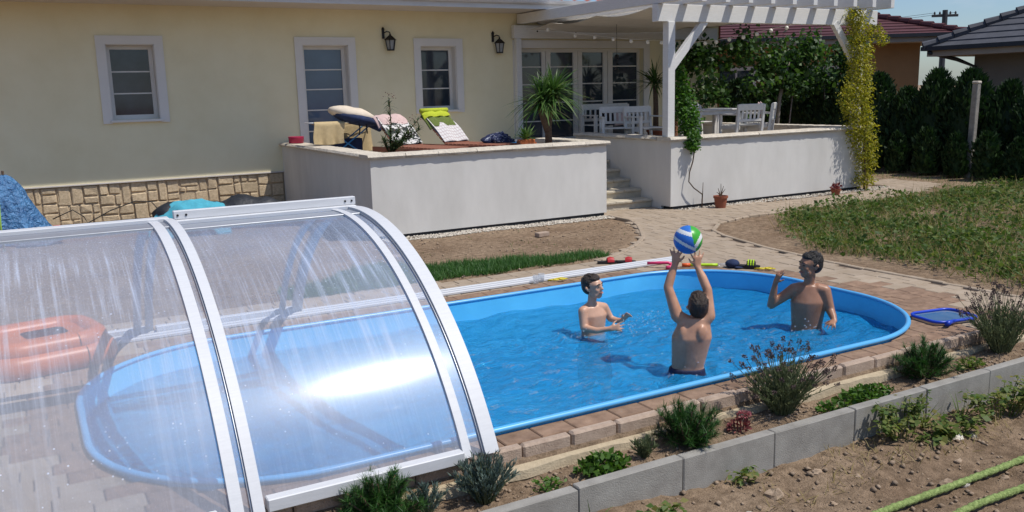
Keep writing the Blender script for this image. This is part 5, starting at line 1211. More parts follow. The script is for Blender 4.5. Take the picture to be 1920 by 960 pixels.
# climbers
def climber(label, cat, name, n, samp, size, m_, stems, ratio=.75, drop=.4, group=None, trunk_m='twig', base=None):
    t = thing(name, base or stems[0][0][0]); tag(t, label, cat, group)
    for pts, rd in stems: mb = MB(); mb.tube(pts, rd, 7); mb.build('stem', trunk_m, t, True)
    P = samp(n); n = len(P); d = rdir(n, -.6, .5); d[:, 2] -= drop; d[:, 1] -= .25
    l = RNG.uniform(.6, 1.2, n) * size; foliage('leaves', leaves(P, d, l, l * ratio, .2), m_, t); return t
def blob(cs, n):
    """points in ellipsoids, weighted to their shells"""
    w_ = np.array([c[3] * c[4] * c[5] for c in cs]) ** .67; w_ /= w_.sum(); k_ = RNG.choice(len(cs), n, p=w_); cs = np.array(cs); d = rdir(n); r = RNG.uniform(.25, 1, n) ** .6
    return cs[k_, :3] + d * r[:, None] * cs[k_, 3:6]
climber('green creeper climbing the left pergola post and hanging over the wall', 'creeper', 'creeper', 2900, lambda n: blob([(9.83, 11.70, 2.05, .14, .12, .25), (9.86, 11.66, 1.75, .20, .16, .30), (9.87, 11.5, 1.45, .22, .16, .28), (9.80, 11.33, 1.18, .15, .10, .14), (9.76, 11.27, 1.05, .12, .07, .10), (9.80, 11.75, 2.4, .10, .1, .25)], n) + RNG.normal(size=(n, 3)) * .03, .062, 'leaf_vine',
        [([(9.93, 11.22, .0), (9.95, 11.24, .14), (9.96, 11.25, .22), (9.78, 11.26, .34), (9.68, 11.27, .45), (9.70, 11.28, .60), (9.77, 11.28, .78), (9.79, 11.27, .95), (9.85, 11.30, 1.22), (9.95, 11.6, 1.6), (9.9, 11.7, 2.2)], [.012, .011, .011, .010, .010, .010, .011, .010, .010, .008, .005]), ([(9.955, 11.24, .1), (9.965, 11.24, .42)], [.008, .005])])
gold = [(13.72, 11.40, 3.22, .22, .16, .16), (13.80, 11.36, 2.95, .25, .20, .22), (13.80, 11.34, 2.60, .24, .20, .26), (13.80, 11.30, 2.25, .24, .2, .28), (13.78, 11.28, 1.90, .26, .2, .30), (13.72, 11.24, 1.55, .30, .2, .30), (13.78, 11.22, 1.20, .30, .2, .28), (13.90, 11.2, .85, .26, .18, .26), (13.98, 11.2, .55, .20, .15, .20), (13.95, 11.2, .2, .20, .14, .14), (14.15, 11.3, 2.95, .16, .1, .1), (14.38, 11.3, 2.82, .12, .08, .10), (13.45, 11.25, 1.75, .14, .12, .3)]
climber('golden leaved climber covering the right pergola post down to the gravel', 'climber', 'climber', 8500, lambda n: blob([(g_[0] - .02, *g_[1:3], g_[3] * 1.12, g_[4] * 1.1, g_[5] * 1.15) for g_ in gold], n) + RNG.normal(size=(n, 3)) * np.array([.05, .04, .05]), .056, 'leaf_gold', [([(13.93, 11.2, 0), (13.92, 11.2, .5), (13.90, 11.25, 1.1), (13.85, 11.35, 2.0), (13.80, 11.38, 3.1)], [.022, .02, .018, .015, .01]), ([(14.0, 11.2, 0), (14.02, 11.2, .55), (13.95, 11.25, 1.2)], [.012, .012, .01])], .5, .6, trunk_m='bark')
gr = []
for i in range(70):
    u_ = random.random(); x = 13.2 + 5.6 * u_; z = random.uniform(2.0, 3.15) if x > 13.9 else random.uniform(1.75, 3.0); gr.append((x, 15.3 + random.uniform(-.25, .4), z - .18 * abs(math.sin(x * 1.7)), random.uniform(.22, .42), .25, random.uniform(.16, .32)))
gr += [(14.6 + .4 * i, 15.2, 1.45 + .05 * math.sin(i), .25, .15, .08) for i in range(3)] + [(13.0, 14.6, 2.2, .25, .3, .35), (12.7, 14.3, 1.8, .2, .3, .3)]
climber('dark green grapevine screening the far side of the pergola', 'grapevine', 'grapevine', 5600, lambda n: blob(gr, n) + RNG.normal(size=(n, 3)) * np.array([.09, .06, .09]), .12, 'leaf_grape', [([(15.9, 15.4, 0), (15.95, 15.4, 1.1), (15.9, 15.3, 1.7), (16.2, 15.3, 2.6)], [.055, .05, .045, .02]), ([(16.5, 15.5, 0), (16.45, 15.5, 1.0), (16.5, 15.4, 2.3)], [.02, .018, .015]), ([(17.6, 15.5, 0), (17.7, 15.5, 1.0), (17.5, 15.4, 2.3)], [.02, .018, .015])], .95, .5, trunk_m='bark_grey')

# hedge of thujas
def thuja_mesh(h, rad, n, seed):
    z = RNG.uniform(0.02, 1, n) ** 1.0; a = RNG.uniform(0, 2 * np.pi, n); prof = rad * np.minimum(1, (1 - z) * 2.6) ** .6 * (.82 + .18 * np.sin(z * 9 + a * 3 + seed)) * RNG.uniform(.72, 1.06, n)
    P = np.stack([prof * np.cos(a), prof * np.sin(a), z * h], 1); D = np.stack([np.cos(a) * .5, np.sin(a) * .5, np.full(n, 1.)], 1) + RNG.normal(size=(n, 3)) * .25
    V, F = leaves(P, D, RNG.uniform(.10, .20, n) * min(1, h / 1.6 + .25), RNG.uniform(.05, .085, n), .05)
    c = MB(); c.lathe([(rad * .72, .05), (rad * .78, h * .3), (rad * .72, h * .6), (rad * .42, h * .85), (.02, h * .96)], 12); cv = np.array(c.v); cf = np.array([f for f in c.f if len(f) == 4])
    return npmesh('crown', *join([(V, F), (cv, cf)]), 'leaf_thuja')
TM = [thuja_mesh(1.95, .54, 2300, 1), thuja_mesh(1.85, .54, 2300, 2.4), thuja_mesh(2.05, .56, 2300, 4.1)]; TS = [thuja_mesh(.95, .26, 900, 1.1), thuja_mesh(.80, .22, 900, 3.)]
trunk_me = MB().tube([(0, 0, -.05), (0, 0, .8)], [.05, .035], 7).mesh('trunk', 'bark')
def thuja(me, label, x, y, s, group):
    t = thing('thuja'); tag(t, label, 'thuja', group); obj('crown', me, t); obj('trunk', trunk_me, t)
    t.location = (x, y, .03); t.scale = (s, s, s * random.uniform(.94, 1.06)); t.rotation_euler = (0, 0, random.uniform(0, 6.28))
yv = 7.6; i = 0
while yv < 26.5:
    thuja(TM[i % 3], 'tall dark thuja standing in the hedge row behind the garden', 17.75 + .03 * (yv - 12) * .4 + random.uniform(-.1, .1), yv, random.uniform(.92, 1.06), 'tall hedge thujas'); yv += .78 + random.uniform(-.06, .06); i += 1
for k_, (x, y, s) in enumerate(((16.75, 13.35, .95), (16.85, 12.72, 1.0), (16.85, 12.0, 1.0), (16.8, 11.3, 1.02), (16.75, 10.6, 1.0), (16.7, 9.95, .95), (16.7, 9.3, 1.))):
    thuja(TS[k_ % 2], '%s small young thuja in front of the hedge, counting from the golden climber' % ('first', 'second', 'third', 'fourth', 'fifth', 'sixth', 'seventh')[k_], x, y, s, 'young thujas')
t = thing('fence_post', (17.0, 11.12, 0)); tag(t, 'weathered concrete post standing in front of the hedge', 'post')
Mp = Matrix.Translation((17.0, 11.12, 0)) @ Matrix.Rotation(R(1.8), 4, 'Y'); mb = MB(); mb.bev(-.06, .06, -.06, .06, -.1, 1.92, .012, Mp); mb.build('shaft', 'post_concrete', t); mb = MB(); mb.bev(-.068, .068, -.068, .068, 1.92, 1.98, .015, Mp); mb.build('cap', 'cap_stone', t)

# ================================================================== neighbouring houses and pole
def hip_roof(parent, c, ax, L, Wd, z, over, pitch, m_roof, step, ridge_m, tile):
    """hip roof with stepped courses. c: corner of the plan at the eave, ax: unit vector along L; the other side runs to its left"""
    A = Vector((ax[0], ax[1], 0)); B = Vector((-ax[1], ax[0], 0)); C0 = Vector((c[0], c[1], z)); tp = math.tan(R(pitch)); h = Wd / 2
    n = int(h / step); mb = MB()
    def rect(o): return [C0 + A * o + B * o, C0 + A * (L - o) + B * o, C0 + A * (L - o) + B * (Wd - o), C0 + A * o + B * (Wd - o)]
    for i in range(n):
        o0, o1 = i * step, min((i + 1) * step, h - .001); P = rect(o0); Q = rect(o1); z0 = o0 * tp + .03; z1 = o1 * tp
        V = [p + Vector((0, 0, z0 - .035)) for p in P] + [p + Vector((0, 0, z0)) for p in P] + [p + Vector((0, 0, z1)) for p in Q]
        F = [(k_, (k_ + 1) % 4, (k_ + 1) % 4 + 4, k_ + 4) for k_ in range(4)] + [(k_ + 4, (k_ + 1) % 4 + 4, (k_ + 1) % 4 + 8, k_ + 8) for k_ in range(4)]; mb.add(V, F)
    roof = mb.build('roof', m_roof, parent)
    rt = MB(); R0 = rect(0); R1 = rect(h - .001)
    for k_ in range(4):
        a = R0[k_]; b_ = R1[k_] + Vector((0, 0, h * tp)); N_ = int((b_ - a).length / .38)
        for i in range(N_): p = a.lerp(b_, i / N_); q = a.lerp(b_, (i + 1) / N_); rt.tube([p + Vector((0, 0, .06)), q + Vector((0, 0, .035))], [.13, .10], 8)
    a = R1[0] + Vector((0, 0, h * tp)); b_ = R1[1] + Vector((0, 0, h * tp)); rt.tube([a + Vector((0, 0, .04)), b_ + Vector((0, 0, .04))], .12, 8)
    rt.build('ridge_tiles', ridge_m, roof); return roof
def nhouse(name, label, corner, ang, L, Wd, eave, over, pitch, wall_m, roof_m, wins_, pipe=None, fh=.16):
    t = thing(name, (corner[0], corner[1], 0)); tag(t, label, 'house', 'neighbouring houses'); ax = (math.cos(ang), math.sin(ang)); A = Vector((*ax, 0)); B = Vector((-ax[1], ax[0], 0)); c = Vector((*corner, 0))
    Mh = Matrix((A, B, Vector((0, 0, 1)))).transposed().to_4x4(); Mh.translation = c
    mb = MB(); mb.box(0, L, 0, Wd, -.3, eave, Mh); mb.build('wall', wall_m, t)
    mb = MB(); mb.box(-over, L + over, -over, Wd + over, eave - .02, eave + .02, Mh); mb.build('soffit', 'fascia', t)
    mb = MB(); mb.box(-over - .02, L + over + .02, -over - .03, -over, eave - .02, eave + fh, Mh); mb.box(-over - .03, -over, -over, Wd + over, eave - .02, eave + fh, Mh); mb.build('fascia_board', 'fascia', t)
    mb = MB(); mb.box(-over - .14, L + over, -over - .14, -over - .03, eave + fh - .03, eave + fh + .08, Mh); mb.box(-over - .14, -over - .03, -over - .03, Wd + over, eave + fh - .03, eave + fh + .08, Mh); mb.build('gutter', 'roof_edge', t)
    cc = c - A * (over + .1) - B * (over + .1); hip_roof(t, (cc.x, cc.y), ax, L + 2 * over + .2, Wd + 2 * over + .2, eave + fh + .03, over, pitch, roof_m, .33, roof_m, None)
    for side, s, w_, z0, z1 in wins_:
        f = MB()
        bx = (lambda a, b_, d0, d1, za, zb: (a, b_, -d1, -d0, za, zb)) if side == 0 else (lambda a, b_, d0, d1, za, zb: (-d1, -d0, a, b_, za, zb))
        f.box(*bx(s - .1, s + w_ + .1, 0, .05, z1, z1 + .12), Mh); f.box(*bx(s - .1, s, 0, .05, z0, z1), Mh); f.box(*bx(s + w_, s + w_ + .1, 0, .05, z0, z1), Mh); f.box(*bx(s + w_ / 2 - .03, s + w_ / 2 + .03, 0, .03, z0, z1), Mh)
        fo = f.build('window', 'white_trim' if wall_m == 'orange_wall' else 'grey_wall', t); g_ = MB(); g_.box(*bx(s, s + w_, .0, .012, z0, z1), Mh); g_.build('pane', 'glass_dark', fo)
    if pipe:
        for pts in pipe: mb = MB(); mb.tube([tuple(Mh @ Vector(p)) for p in pts], .055, 8); mb.build('downpipe', 'roof_edge', t, True)
    return t
# orange house: its garden front faces the camera; grey house to its right
nhouse('neighbour_house', 'orange neighbouring house with maroon tiled roof behind the hedge', (17.4, 25.2), R(-36.0), 10.6, 9.0, 3.25, .95, 18, 'orange_wall', 'roof_maroon', [(0, 7.05, .95, 1.0, 2.45), (0, 2.2, 1.2, 1.0, 2.45), (0, 4.2, 1.1, .9, 2.5)])
nhouse('neighbour_house', 'grey neighbouring house with dark tiled roof above the hedge', (22.3, 14.65), R(-90), 12., 9.6, 2.66, .8, 27, 'grey_wall', 'roof_grey', [(0, 1.6, 1.1, 1.2, 2.3), (0, 6.0, 1.2, 1.2, 2.3)], [[(-.75, -.88, 2.75), (-.3, -.3, 2.55), (.05, -.06, 2.35), (.05, -.06, 0)], [(3.4, -.88, 2.75), (3.9, -.3, 2.5), (4.2, -.06, 2.3), (4.2, -.06, 0)]])
t = thing('utility_pole', (49.2, 34.4, 0)); tag(t, 'distant dark utility pole with a crossarm between the two roofs', 'utility pole')
MB().tube([(49.2, 34.4, -1), (49.2, 34.4, 6.15)], [.20, .15], 8).build('pole', 'roof_edge', t); mb = MB(); mb.bev(-.75, .75, -.06, .06, 5.75, 5.9, .01, Matrix.Translation((49.2, 34.4, 0)) @ Matrix.Rotation(R(-35), 4, 'Z')); mb.build('crossarm', 'roof_edge', t)
for q in (-.6, -.3, .3, .6):
    p = Matrix.Translation((49.2, 34.4, 0)) @ Matrix.Rotation(R(-35), 4, 'Z') @ Vector((q, 0, 5.9)); mb = MB(); mb.lathe([(.05, 0), (.06, .08), (.03, .16), (0, .18)], 8, tuple(p)); mb.build('insulator', 'roof_edge', t)
for q in (-.6, .6):
    p = Matrix.Translation((49.2, 34.4, 0)) @ Matrix.Rotation(R(-35), 4, 'Z') @ Vector((q, 0, 6.0)); mb = MB(); mb.tube([tuple(p + Vector((-24, 33, -.3)) * a - Vector((0, 0, 1.0 * math.sin(math.pi * a)))) for a in np.linspace(0, 1, 9)] , .012, 4); mb.build('wire', 'roof_edge', t)

# ================================================================== beds, gravel, grass and weeds
def stones(name, pts, rs, m_, parent=None, label=None, kind='stuff'):
    mb = MB(); n = len(pts); base = np.array([(1, 0, 0), (-1, 0, 0), (0, 1, 0), (0, -1, 0), (0, 0, 1), (0, 0, -1)], float); F0 = np.array([(0, 2, 4), (2, 1, 4), (1, 3, 4), (3, 0, 4), (2, 0, 5), (1, 2, 5), (3, 1, 5), (0, 3, 5)])
    V = base[None] * RNG.uniform(.6, 1.2, (n, 6, 3)) ; a = RNG.uniform(0, 6.28, n); c, s = np.cos(a), np.sin(a)
    X = V[..., 0] * c[:, None] - V[..., 1] * s[:, None]; Y = V[..., 0] * s[:, None] + V[..., 1] * c[:, None]; V = np.stack([X, Y, V[..., 2] * .65], -1) * np.asarray(rs)[:, None, None] + np.asarray(pts)[:, None, :]
    F = (F0[None] + (np.arange(n) * 6)[:, None, None]).reshape(-1, 3); o = obj(name, npmesh(name, V.reshape(-1, 3), F, m_), parent); tag(o, label, None, None, kind); return o
def sample(n, x0, x1, y0, y1, keep=None):
    x = RNG.uniform(x0, x1, n); y = RNG.uniform(y0, y1, n)
    if keep is not None: k_ = np.array([keep(a, b_) for a, b_ in zip(x, y)]); x, y = x[k_], y[k_]
    return x, y, np.array([gz(a, b_) for a, b_ in zip(x, y)])
P = [sample(2600, 4.3, 8.15, 11.20, 11.50), sample(1500, 9.5, 14.2, 11.08, 11.37), sample(260, 13.9, 14.7, 11.05, 11.45), sample(1500, -.3, 4.15, 15.82, 16.08), sample(300, 3.4, 4.2, 15.3, 16.05)]
x, y, z = (np.concatenate([p[i] for p in P]) for i in range(3)); o = stones('gravel', np.stack([x, y, np.maximum(z, -.012) + .006], 1), RNG.uniform(.010, .022, len(x)), 'gravel'); tag(o, 'pale gravel strips along the foot of the white walls and the plinth', 'gravel')
x, y, z = sample(9000, 1.2, 7.2, 2.2, 3.69); r_ = .0025 + .026 * RNG.random(len(x)) ** 14; o = stones('soil_clods', np.stack([x, y, z + r_ * .3], 1), r_, 'soil_rock'); tag(o, 'small clods and pebbles strewn over the bare garden soil', 'clods')
x, y, z = sample(1500, .8, 7.8, 3.77, 4.05); r_ = .004 + .016 * RNG.random(len(x)) ** 4; o = stones('bed_pebbles', np.stack([x, y, z + r_ * .3], 1), r_, 'soil_rock'); tag(o, 'pebbles and bark on the soil of the planting bed', 'pebbles')
x, y, z = sample(1500, 2.4, 8.0, 8.5, 11.2, lambda a, b_: not inpoly(a, b_, PAVED)); r_ = .004 + .022 * RNG.random(len(x)) ** 5; o = stones('dirt_pebbles', np.stack([x, y, z + r_ * .3], 1), r_, 'soil_rock'); tag(o, 'small stones on the bare dirt below the white wall', 'pebbles')
def rock(label, x, y, s, m_, group):
    mb = MB(); mb.ell((0, 0, 0), 1, None, 9, 6); k_ = random.uniform(0, 50); mb.v = [tuple(Vector(p) * (1 + .55 * mnoise.noise(Vector(p) * 1.6 + Vector((k_, 0, 0))))) for p in mb.v]
    mb.v = [(x + a * s * 1.2, y + b_ * s * .9, gz(x, y) + c * s * .65 + s * .12) for a, b_, c in mb.v]; o = mb.build('rock', m_, None); tag(o, label, 'rock', group)
rocks = [(3.62, 3.42, .055, 0), (4.05, 3.50, .03, 0), (3.30, 3.30, .03, 1), (2.72, 3.22, .035, 1), (2.92, 3.18, .022, 1), (3.15, 3.05, .028, 1), (4.62, 3.02, .045, 0), (4.72, 2.98, .035, 1), (5.30, 3.42, .04, 1), (5.42, 3.38, .03, 1), (2.45, 3.30, .05, 0), (2.60, 3.42, .04, 0), (3.85, 3.20, .02, 0), (5.0, 3.2, .025, 0), (5.05, 2.93, .03, 0), (3.45, 3.1, .02, 1), (4.25, 3.36, .022, 0)]
for x, y, s, q in rocks: rock('pale stone lying on the dug garden soil' if q else 'brown earth clod lying on the dug garden soil', x, y, s, 'rock_pale' if q else 'soil_rock', 'pale stones on the soil' if q else 'earth clods on the soil')
o = MB().bev(-.10, .10, -.05, .05, -.01, .05, .006).build('paving_block', 'kerb', None); o.location = (6.28, 10.40, 0); o.rotation_euler = (0, 0, R(10)); tag(o, 'single loose paving block on the dirt below the white wall', 'block')
o = MB().bev(-.12, .12, -.08, .08, -.01, .06, .006).build('paving_block', 'kerb', None); o.location = (3.95, 9.9, 0); o.rotation_euler = (0, 0, R(-12)); tag(o, 'loose stone slab on the dirt just beside the enclosure arch', 'block')

def tuft_field(n, x0, x1, y0, y1, keep, hmin, hmax, wd, m_, name, label, lean=.5):
    x, y, z = sample(n, x0, x1, y0, y1, keep); k_ = len(x); d = np.stack([RNG.normal(size=k_) * lean, RNG.normal(size=k_) * lean, np.ones(k_)], 1)
    o = foliage(name, blades(np.stack([x, y, z - .005], 1), d, RNG.uniform(hmin, hmax, k_), wd, RNG.uniform(0, .4, k_), 2), m_, None, 'stuff'); tag(o, label, name.replace('_', ' ')); return o
def lawn(a, b_):
    e = .22 * nz3(a, b_, 2.3, 9.) ; top = 9.35 + .25 * math.sin(a * 2.2) - max(0, a - 5.2) * .75
    return 8.52 + e * .4 < b_ < top + e and RNG.random() < (.55 + .45 * nz3(a, b_, 5, 2.) + .25) and not inpoly(a, b_, PAVED)
tuft_field(40000, 2.2, 6.15, 8.42, 9.75, lawn, .06, .13, .008, 'leaf_grass', 'grass', 'short green grass strip between the paving and the bare dirt')
tuft_field(2600, -1, 8.0, 9.2, 15.8, lambda a, b_: nz3(a, b_, 1.1, 6.) > .22 and not inpoly(a, b_, PAVED), .02, .07, .008, 'leaf_weed', 'sparse_weeds', 'thin weeds scattered over the bare dirt near the house')
# weed field right of the paving
def weedk(a, b_):
    dens = .72 + .9 * nz3(a, b_, .7, 1.3) + .6 * nz3(a, b_, 2.1, 7.); edge_ = min(1, max(.03, (a - 8.25 - .25 * nz3(a, b_, 1.3, 8.) - max(0, b_ - 7.6) * .75) / .6))
    if b_ > 9.2: edge_ *= min(1, max(0, (9.95 + .03 * (a - 10) - b_) / .5))
    if a > 14.6: edge_ *= .4
    if edge_ < .12: return False
    return RNG.random() < dens * edge_ and not inpoly(a, b_, PAVED)
x, y, z = sample(80000, 8.0, 16.6, 3.6, 10.4, weedk); hgt = np.array([max(.04, .16 + .22 * nz3(a, b_, 1.4, 5.) + .08 * nz3(a, b_, 5., 3.)) for a, b_ in zip(x, y)])
zz = z + hgt * RNG.random(len(x)) ** .6; d = rdir(len(x), -.3, .8); l = .02 + .075 * RNG.random(len(x)) ** 2; o = foliage('weed_leaves', leaves(np.stack([x, y, zz], 1), d, l, l * RNG.uniform(.3, .75, len(x)), .2), 'leaf_weed', None, 'stuff'); tag(o, 'dense patch of leafy green weeds right of the pool paving', 'weeds')
tuft_field(15000, 8.0, 16.6, 3.6, 10.4, weedk, .14, .40, .009, 'leaf_dry', 'dry_grass', 'straw coloured grass stalks among the weeds', .7)
tuft_field(30000, 8.0, 16.6, 3.6, 10.4, weedk, .10, .34, .008, 'leaf_weed', 'green_grass', 'green grass blades growing through the weed patch', .6)
tuft_field(1500, 14.8, 17.4, 9.6, 14.2, None, .03, .12, .012, 'leaf_weed', 'hedge_weeds', 'low weeds on the dirt at the foot of the hedge')

# ------------------------------------------------------------------ planting bed
def pine(label, x, y, s, seed):
    t = thing('dwarf_pine', (x, y, gz(x, y))); tag(t, label, 'dwarf pine', 'dwarf pines in the bed'); random.seed(seed); z = gz(x, y); P = []; D = []; mb = MB()
    for i in range(60):
        a = random.uniform(0, 6.28); e = random.uniform(.15, 1.35); L_ = s * random.uniform(.62, 1.0); d = Vector((math.cos(a) * math.cos(e), math.sin(a) * math.cos(e) * .8, math.sin(e) * .92))
        b_ = Vector((x, y, z)); m1 = b_ + d * L_ * .5; tp = b_ + d * L_ + Vector((0, 0, .10 * s)); mb.tube([b_, m1, tp], [.008, .006, .004], 5)
        for q in range(120):
            f_ = random.uniform(.42, 1.06); p = (m1.lerp(tp, (f_ - .5) * 2) if f_ > .5 else b_.lerp(m1, f_ * 2)); ax_ = (tp - m1).normalized(); P.append(p); D.append(ax_ * .75 + Vector((random.gauss(0, .6), random.gauss(0, .6), random.gauss(.1, .5))))
    mb.build('branches', 'bark', t, True); n = len(P); foliage('needles', blades(np.array(P), np.array(D), RNG.uniform(.04, .065, n), .0055, 0, 1), 'leaf_pine', t)
pine('dwarf pine bush with upright candles in the middle of the planting bed', 3.36, 3.90, .26, 11)
pine('dwarf pine bush at the near end of the bed below the enclosure rail', 1.42, 3.98, .25, 12)
pine('dwarf pine bush in front of the skimmer net', 5.66, 3.93, .27, 13)
def lavender(label, x, y, w_, h, n, seed, m_='leaf_lavender', heads=True):
    t = thing('lavender', (x, y, gz(x, y))); tag(t, label, 'lavender', 'lavenders in the bed'); z = gz(x, y); VF = []; FL = []; mb = MB(); random.seed(seed)
    for i in range(n):
        a = random.uniform(0, 6.28); r_ = random.random() ** .6; tp = Vector((x + math.cos(a) * w_ * r_, y + math.sin(a) * w_ * .7 * r_, z + h * (random.uniform(.62, 1.0) - .28 * r_))); b_ = Vector((x + math.cos(a) * w_ * r_ * .25, y + math.sin(a) * w_ * r_ * .2, z))
        q = b_.lerp(tp, .55) + Vector((0, 0, h * .08)); long_ = heads and random.random() < .4
        if long_: tp = tp + (tp - q).normalized() * h * .28
        mb.tube([b_, q, tp], [.003, .0022, .0016], 4, cap=False); k_ = 26; s = RNG.uniform(.15, .72 if long_ else 1., k_)
        Pq = np.array([list(b_.lerp(q, float(c) * 2) if c < .5 else q.lerp(tp, (float(c) - .5) * 2)) for c in s]); ax_ = np.array((tp - b_).normalized()); VF.append(leaves(Pq, rdir(k_, -.2, 1) * .7 + ax_, RNG.uniform(.025, .045, k_), .0075, .1))
        if long_:
            for e in range(3): d = rdir(10, -.3, 1); FL.append(leaves(np.array(tp) + np.array((tp - q).normalized()) * (e * .011) + d * .006, d, .013, .010))
    mb.build('stems', 'leaf_lavender', t); foliage('leaves', join(VF), m_, t)
    if FL: foliage('flower_heads', join(FL), 'flower_dry', t)
lavender('large lavender with dry flower heads in front of the right swimmer', 4.22, 3.95, .30, .40, 150, 21)
lavender('lavender bush at the far right end of the planting bed', 6.62, 3.95, .34, .46, 150, 22)
lavender('blue grey lavender bush at the foot of the enclosure arch', 1.98, 3.93, .19, .30, 110, 23, 'leaf_blue', False)
lavender('small grey sprig beside the middle dwarf pine', 3.02, 3.88, .08, .13, 24, 24, 'leaf_lavender', False)
lavender('thin grey sprigs between the near dwarf pine and the blue lavender', 1.66, 3.95, .12, .18, 26, 25, 'leaf_blue', False)
lavender('small sprig poking up beside the lower end of the middle arch', .93, 3.98, .05, .12, 16, 26, 'leaf_low', False)
def lowplant(label, x, y, w_, d_, h, n, m_='leaf_low', size=.05):
    t = thing('ground_cover', (x, y, gz(x, y))); tag(t, label, 'plant', 'low plants in the bed'); a = RNG.uniform(0, 6.28, n); r_ = RNG.random(n) ** .55; P = np.stack([x + np.cos(a) * r_ * w_, y + np.sin(a) * r_ * d_, gz(x, y) + .01 + h * RNG.random(n) * (1.1 - r_ * .7)], 1)
    d = rdir(n, -.1, .8); l = RNG.uniform(.6, 1.1, n) * size; foliage('leaves', leaves(P, d, l, l * .65, .2), m_, t)
    mb = MB(); [mb.tube([(x, y, gz(x, y) - .01), tuple(p)], .0015, 3, cap=False) for p in P[:40]]; mb.build('stems', 'leaf_low', t)
lowplant('low leafy clump in the bed just left of the middle dwarf pine', 2.72, 3.88, .17, .09, .10, 330); lowplant('low leafy clump in the bed between the large lavender and the right pine', 4.92, 3.86, .24, .10, .09, 360)
lowplant('sparse seedlings on the bed soil beside the blue lavender', 2.35, 3.88, .10, .07, .05, 70, 'leaf_low', .035); lowplant('flat dark clump below the large lavender', 4.55, 3.84, .13, .06, .06, 120, 'leaf_low', .04)
lowplant('yellowing clump right of the pine in front of the skimmer net', 6.08, 3.86, .13, .07, .08, 150, 'leaf_bean', .04)
t = thing('sedum', (3.78, 3.87, -.15)); tag(t, 'pink flowering sedum with red stems beside the large lavender', 'sedum')
[MB().tube([(3.78 + q * .02, 3.87, -.16), (3.78 + q * .035, 3.86, -.04 + .02 * abs(q))], .005, 5).build('stem', 'leaf_red', t) for q in (-1.5, -.5, .5, 1.2)]; d = rdir(240, -.2, 1)
foliage('flowers', leaves(np.array([3.79, 3.86, -.035]) + d[:120] * np.array([.035, .03, .02]), d[:120], .016, .014), 'flower_pink', t); foliage('leaves', leaves(np.array([3.76, 3.87, -.115]) + d[120:] * np.array([.07, .04, .045]), d[120:], .028, .02), 'leaf_red', t)
# ------------------------------------------------------------------ vegetable plants and hoses in the lower garden
def bean(label, x, y, w_, d_, h, n, size=.055):
    t = thing('bean_plant', (x, y, gz(x, y))); tag(t, label, 'bean plant', 'bean plants in the lower garden'); z = gz(x, y); mb = MB(); P = []; 
    for i in range(max(4, n // 14)):
        a = random.uniform(0, 6.28); r_ = random.random() ** .5; tp = Vector((x + math.cos(a) * w_ * r_, y + math.sin(a) * d_ * r_, z + h * random.uniform(.4, 1))); b_ = Vector((x + (tp.x - x) * .4, y + (tp.y - y) * .4, z - .01)); q = b_.lerp(tp, .6) + Vector((0, 0, h * .2)); mb.tube([b_, q, tp], [.004, .003, .0018], 4, cap=False)
        for k_ in range(14): c = random.uniform(.3, 1.05); p = b_.lerp(q, c / .6) if c < .6 else q.lerp(tp, (c - .6) / .4); P.append(p + Vector((random.gauss(0, .02), random.gauss(0, .02), random.gauss(0, .012))))
    P = np.array(P); d = rdir(len(P), -.5, .5); l = RNG.uniform(.6, 1.2, len(P)) * size; mb.build('stems', 'leaf_bean', t); foliage('leaves', leaves(P, d, l, l * .8, .25, np.array([0, 0, 1.])), 'leaf_bean', t)
bean('straggly bean plant climbing against the block wall below the right dwarf pine', 4.98, 3.58, .38, .12, .27, 380, .045); bean('yellowing bean plant by the block wall in the far right corner', 5.95, 3.50, .46, .16, .26, 420, .045); bean('broad bean plant spreading over the soil in front of the block wall', 5.25, 3.45, .30, .14, .14, 200)
bean('low weed clump at the bottom edge below the grey blocks', 2.72, 3.42, .24, .12, .10, 150); bean('sprawling yellow green weeds on the soil under the far end of the block wall', 6.6, 3.42, .40, .18, .16, 260); bean('weed patch at the bottom edge between the grey blocks and the hose', 2.35, 3.25, .22, .14, .12, 150, .05); bean('small weed tuft against the block wall foot', 3.55, 3.60, .09, .04, .10, 40, .04)
def grasstuft(label, x, y, n, h, m_='leaf_low'):
    t = thing('grass_tuft', (x, y, gz(x, y))); tag(t, label, 'grass', 'coarse grass tufts in the lower garden'); d = np.stack([RNG.normal(size=n) * .6, RNG.normal(size=n) * .35, np.ones(n)], 1); foliage('blades', blades(np.tile([x, y, gz(x, y)], (n, 1)) + RNG.normal(size=(n, 3)) * .01, d, RNG.uniform(.6, 1, n) * h, .010, RNG.uniform(.2, .9, n), 5), m_, t)
grasstuft('arching coarse grass leaning over the grey blocks at the bottom edge', 2.38, 3.50, 9, .40); grasstuft('coarse grass blades at the bottom edge near the first grey block', 1.95, 3.62, 7, .30); grasstuft('tangled yellowing grass in front of the last grey blocks', 6.3, 3.52, 22, .36, 'leaf_bean'); grasstuft('thin grass blades between the two bean plants', 5.2, 3.6, 16, .30, 'leaf_bean'); grasstuft('yellow grass blades sprouting from the bean patch by the wall', 5.55, 3.55, 14, .34, 'leaf_bean')
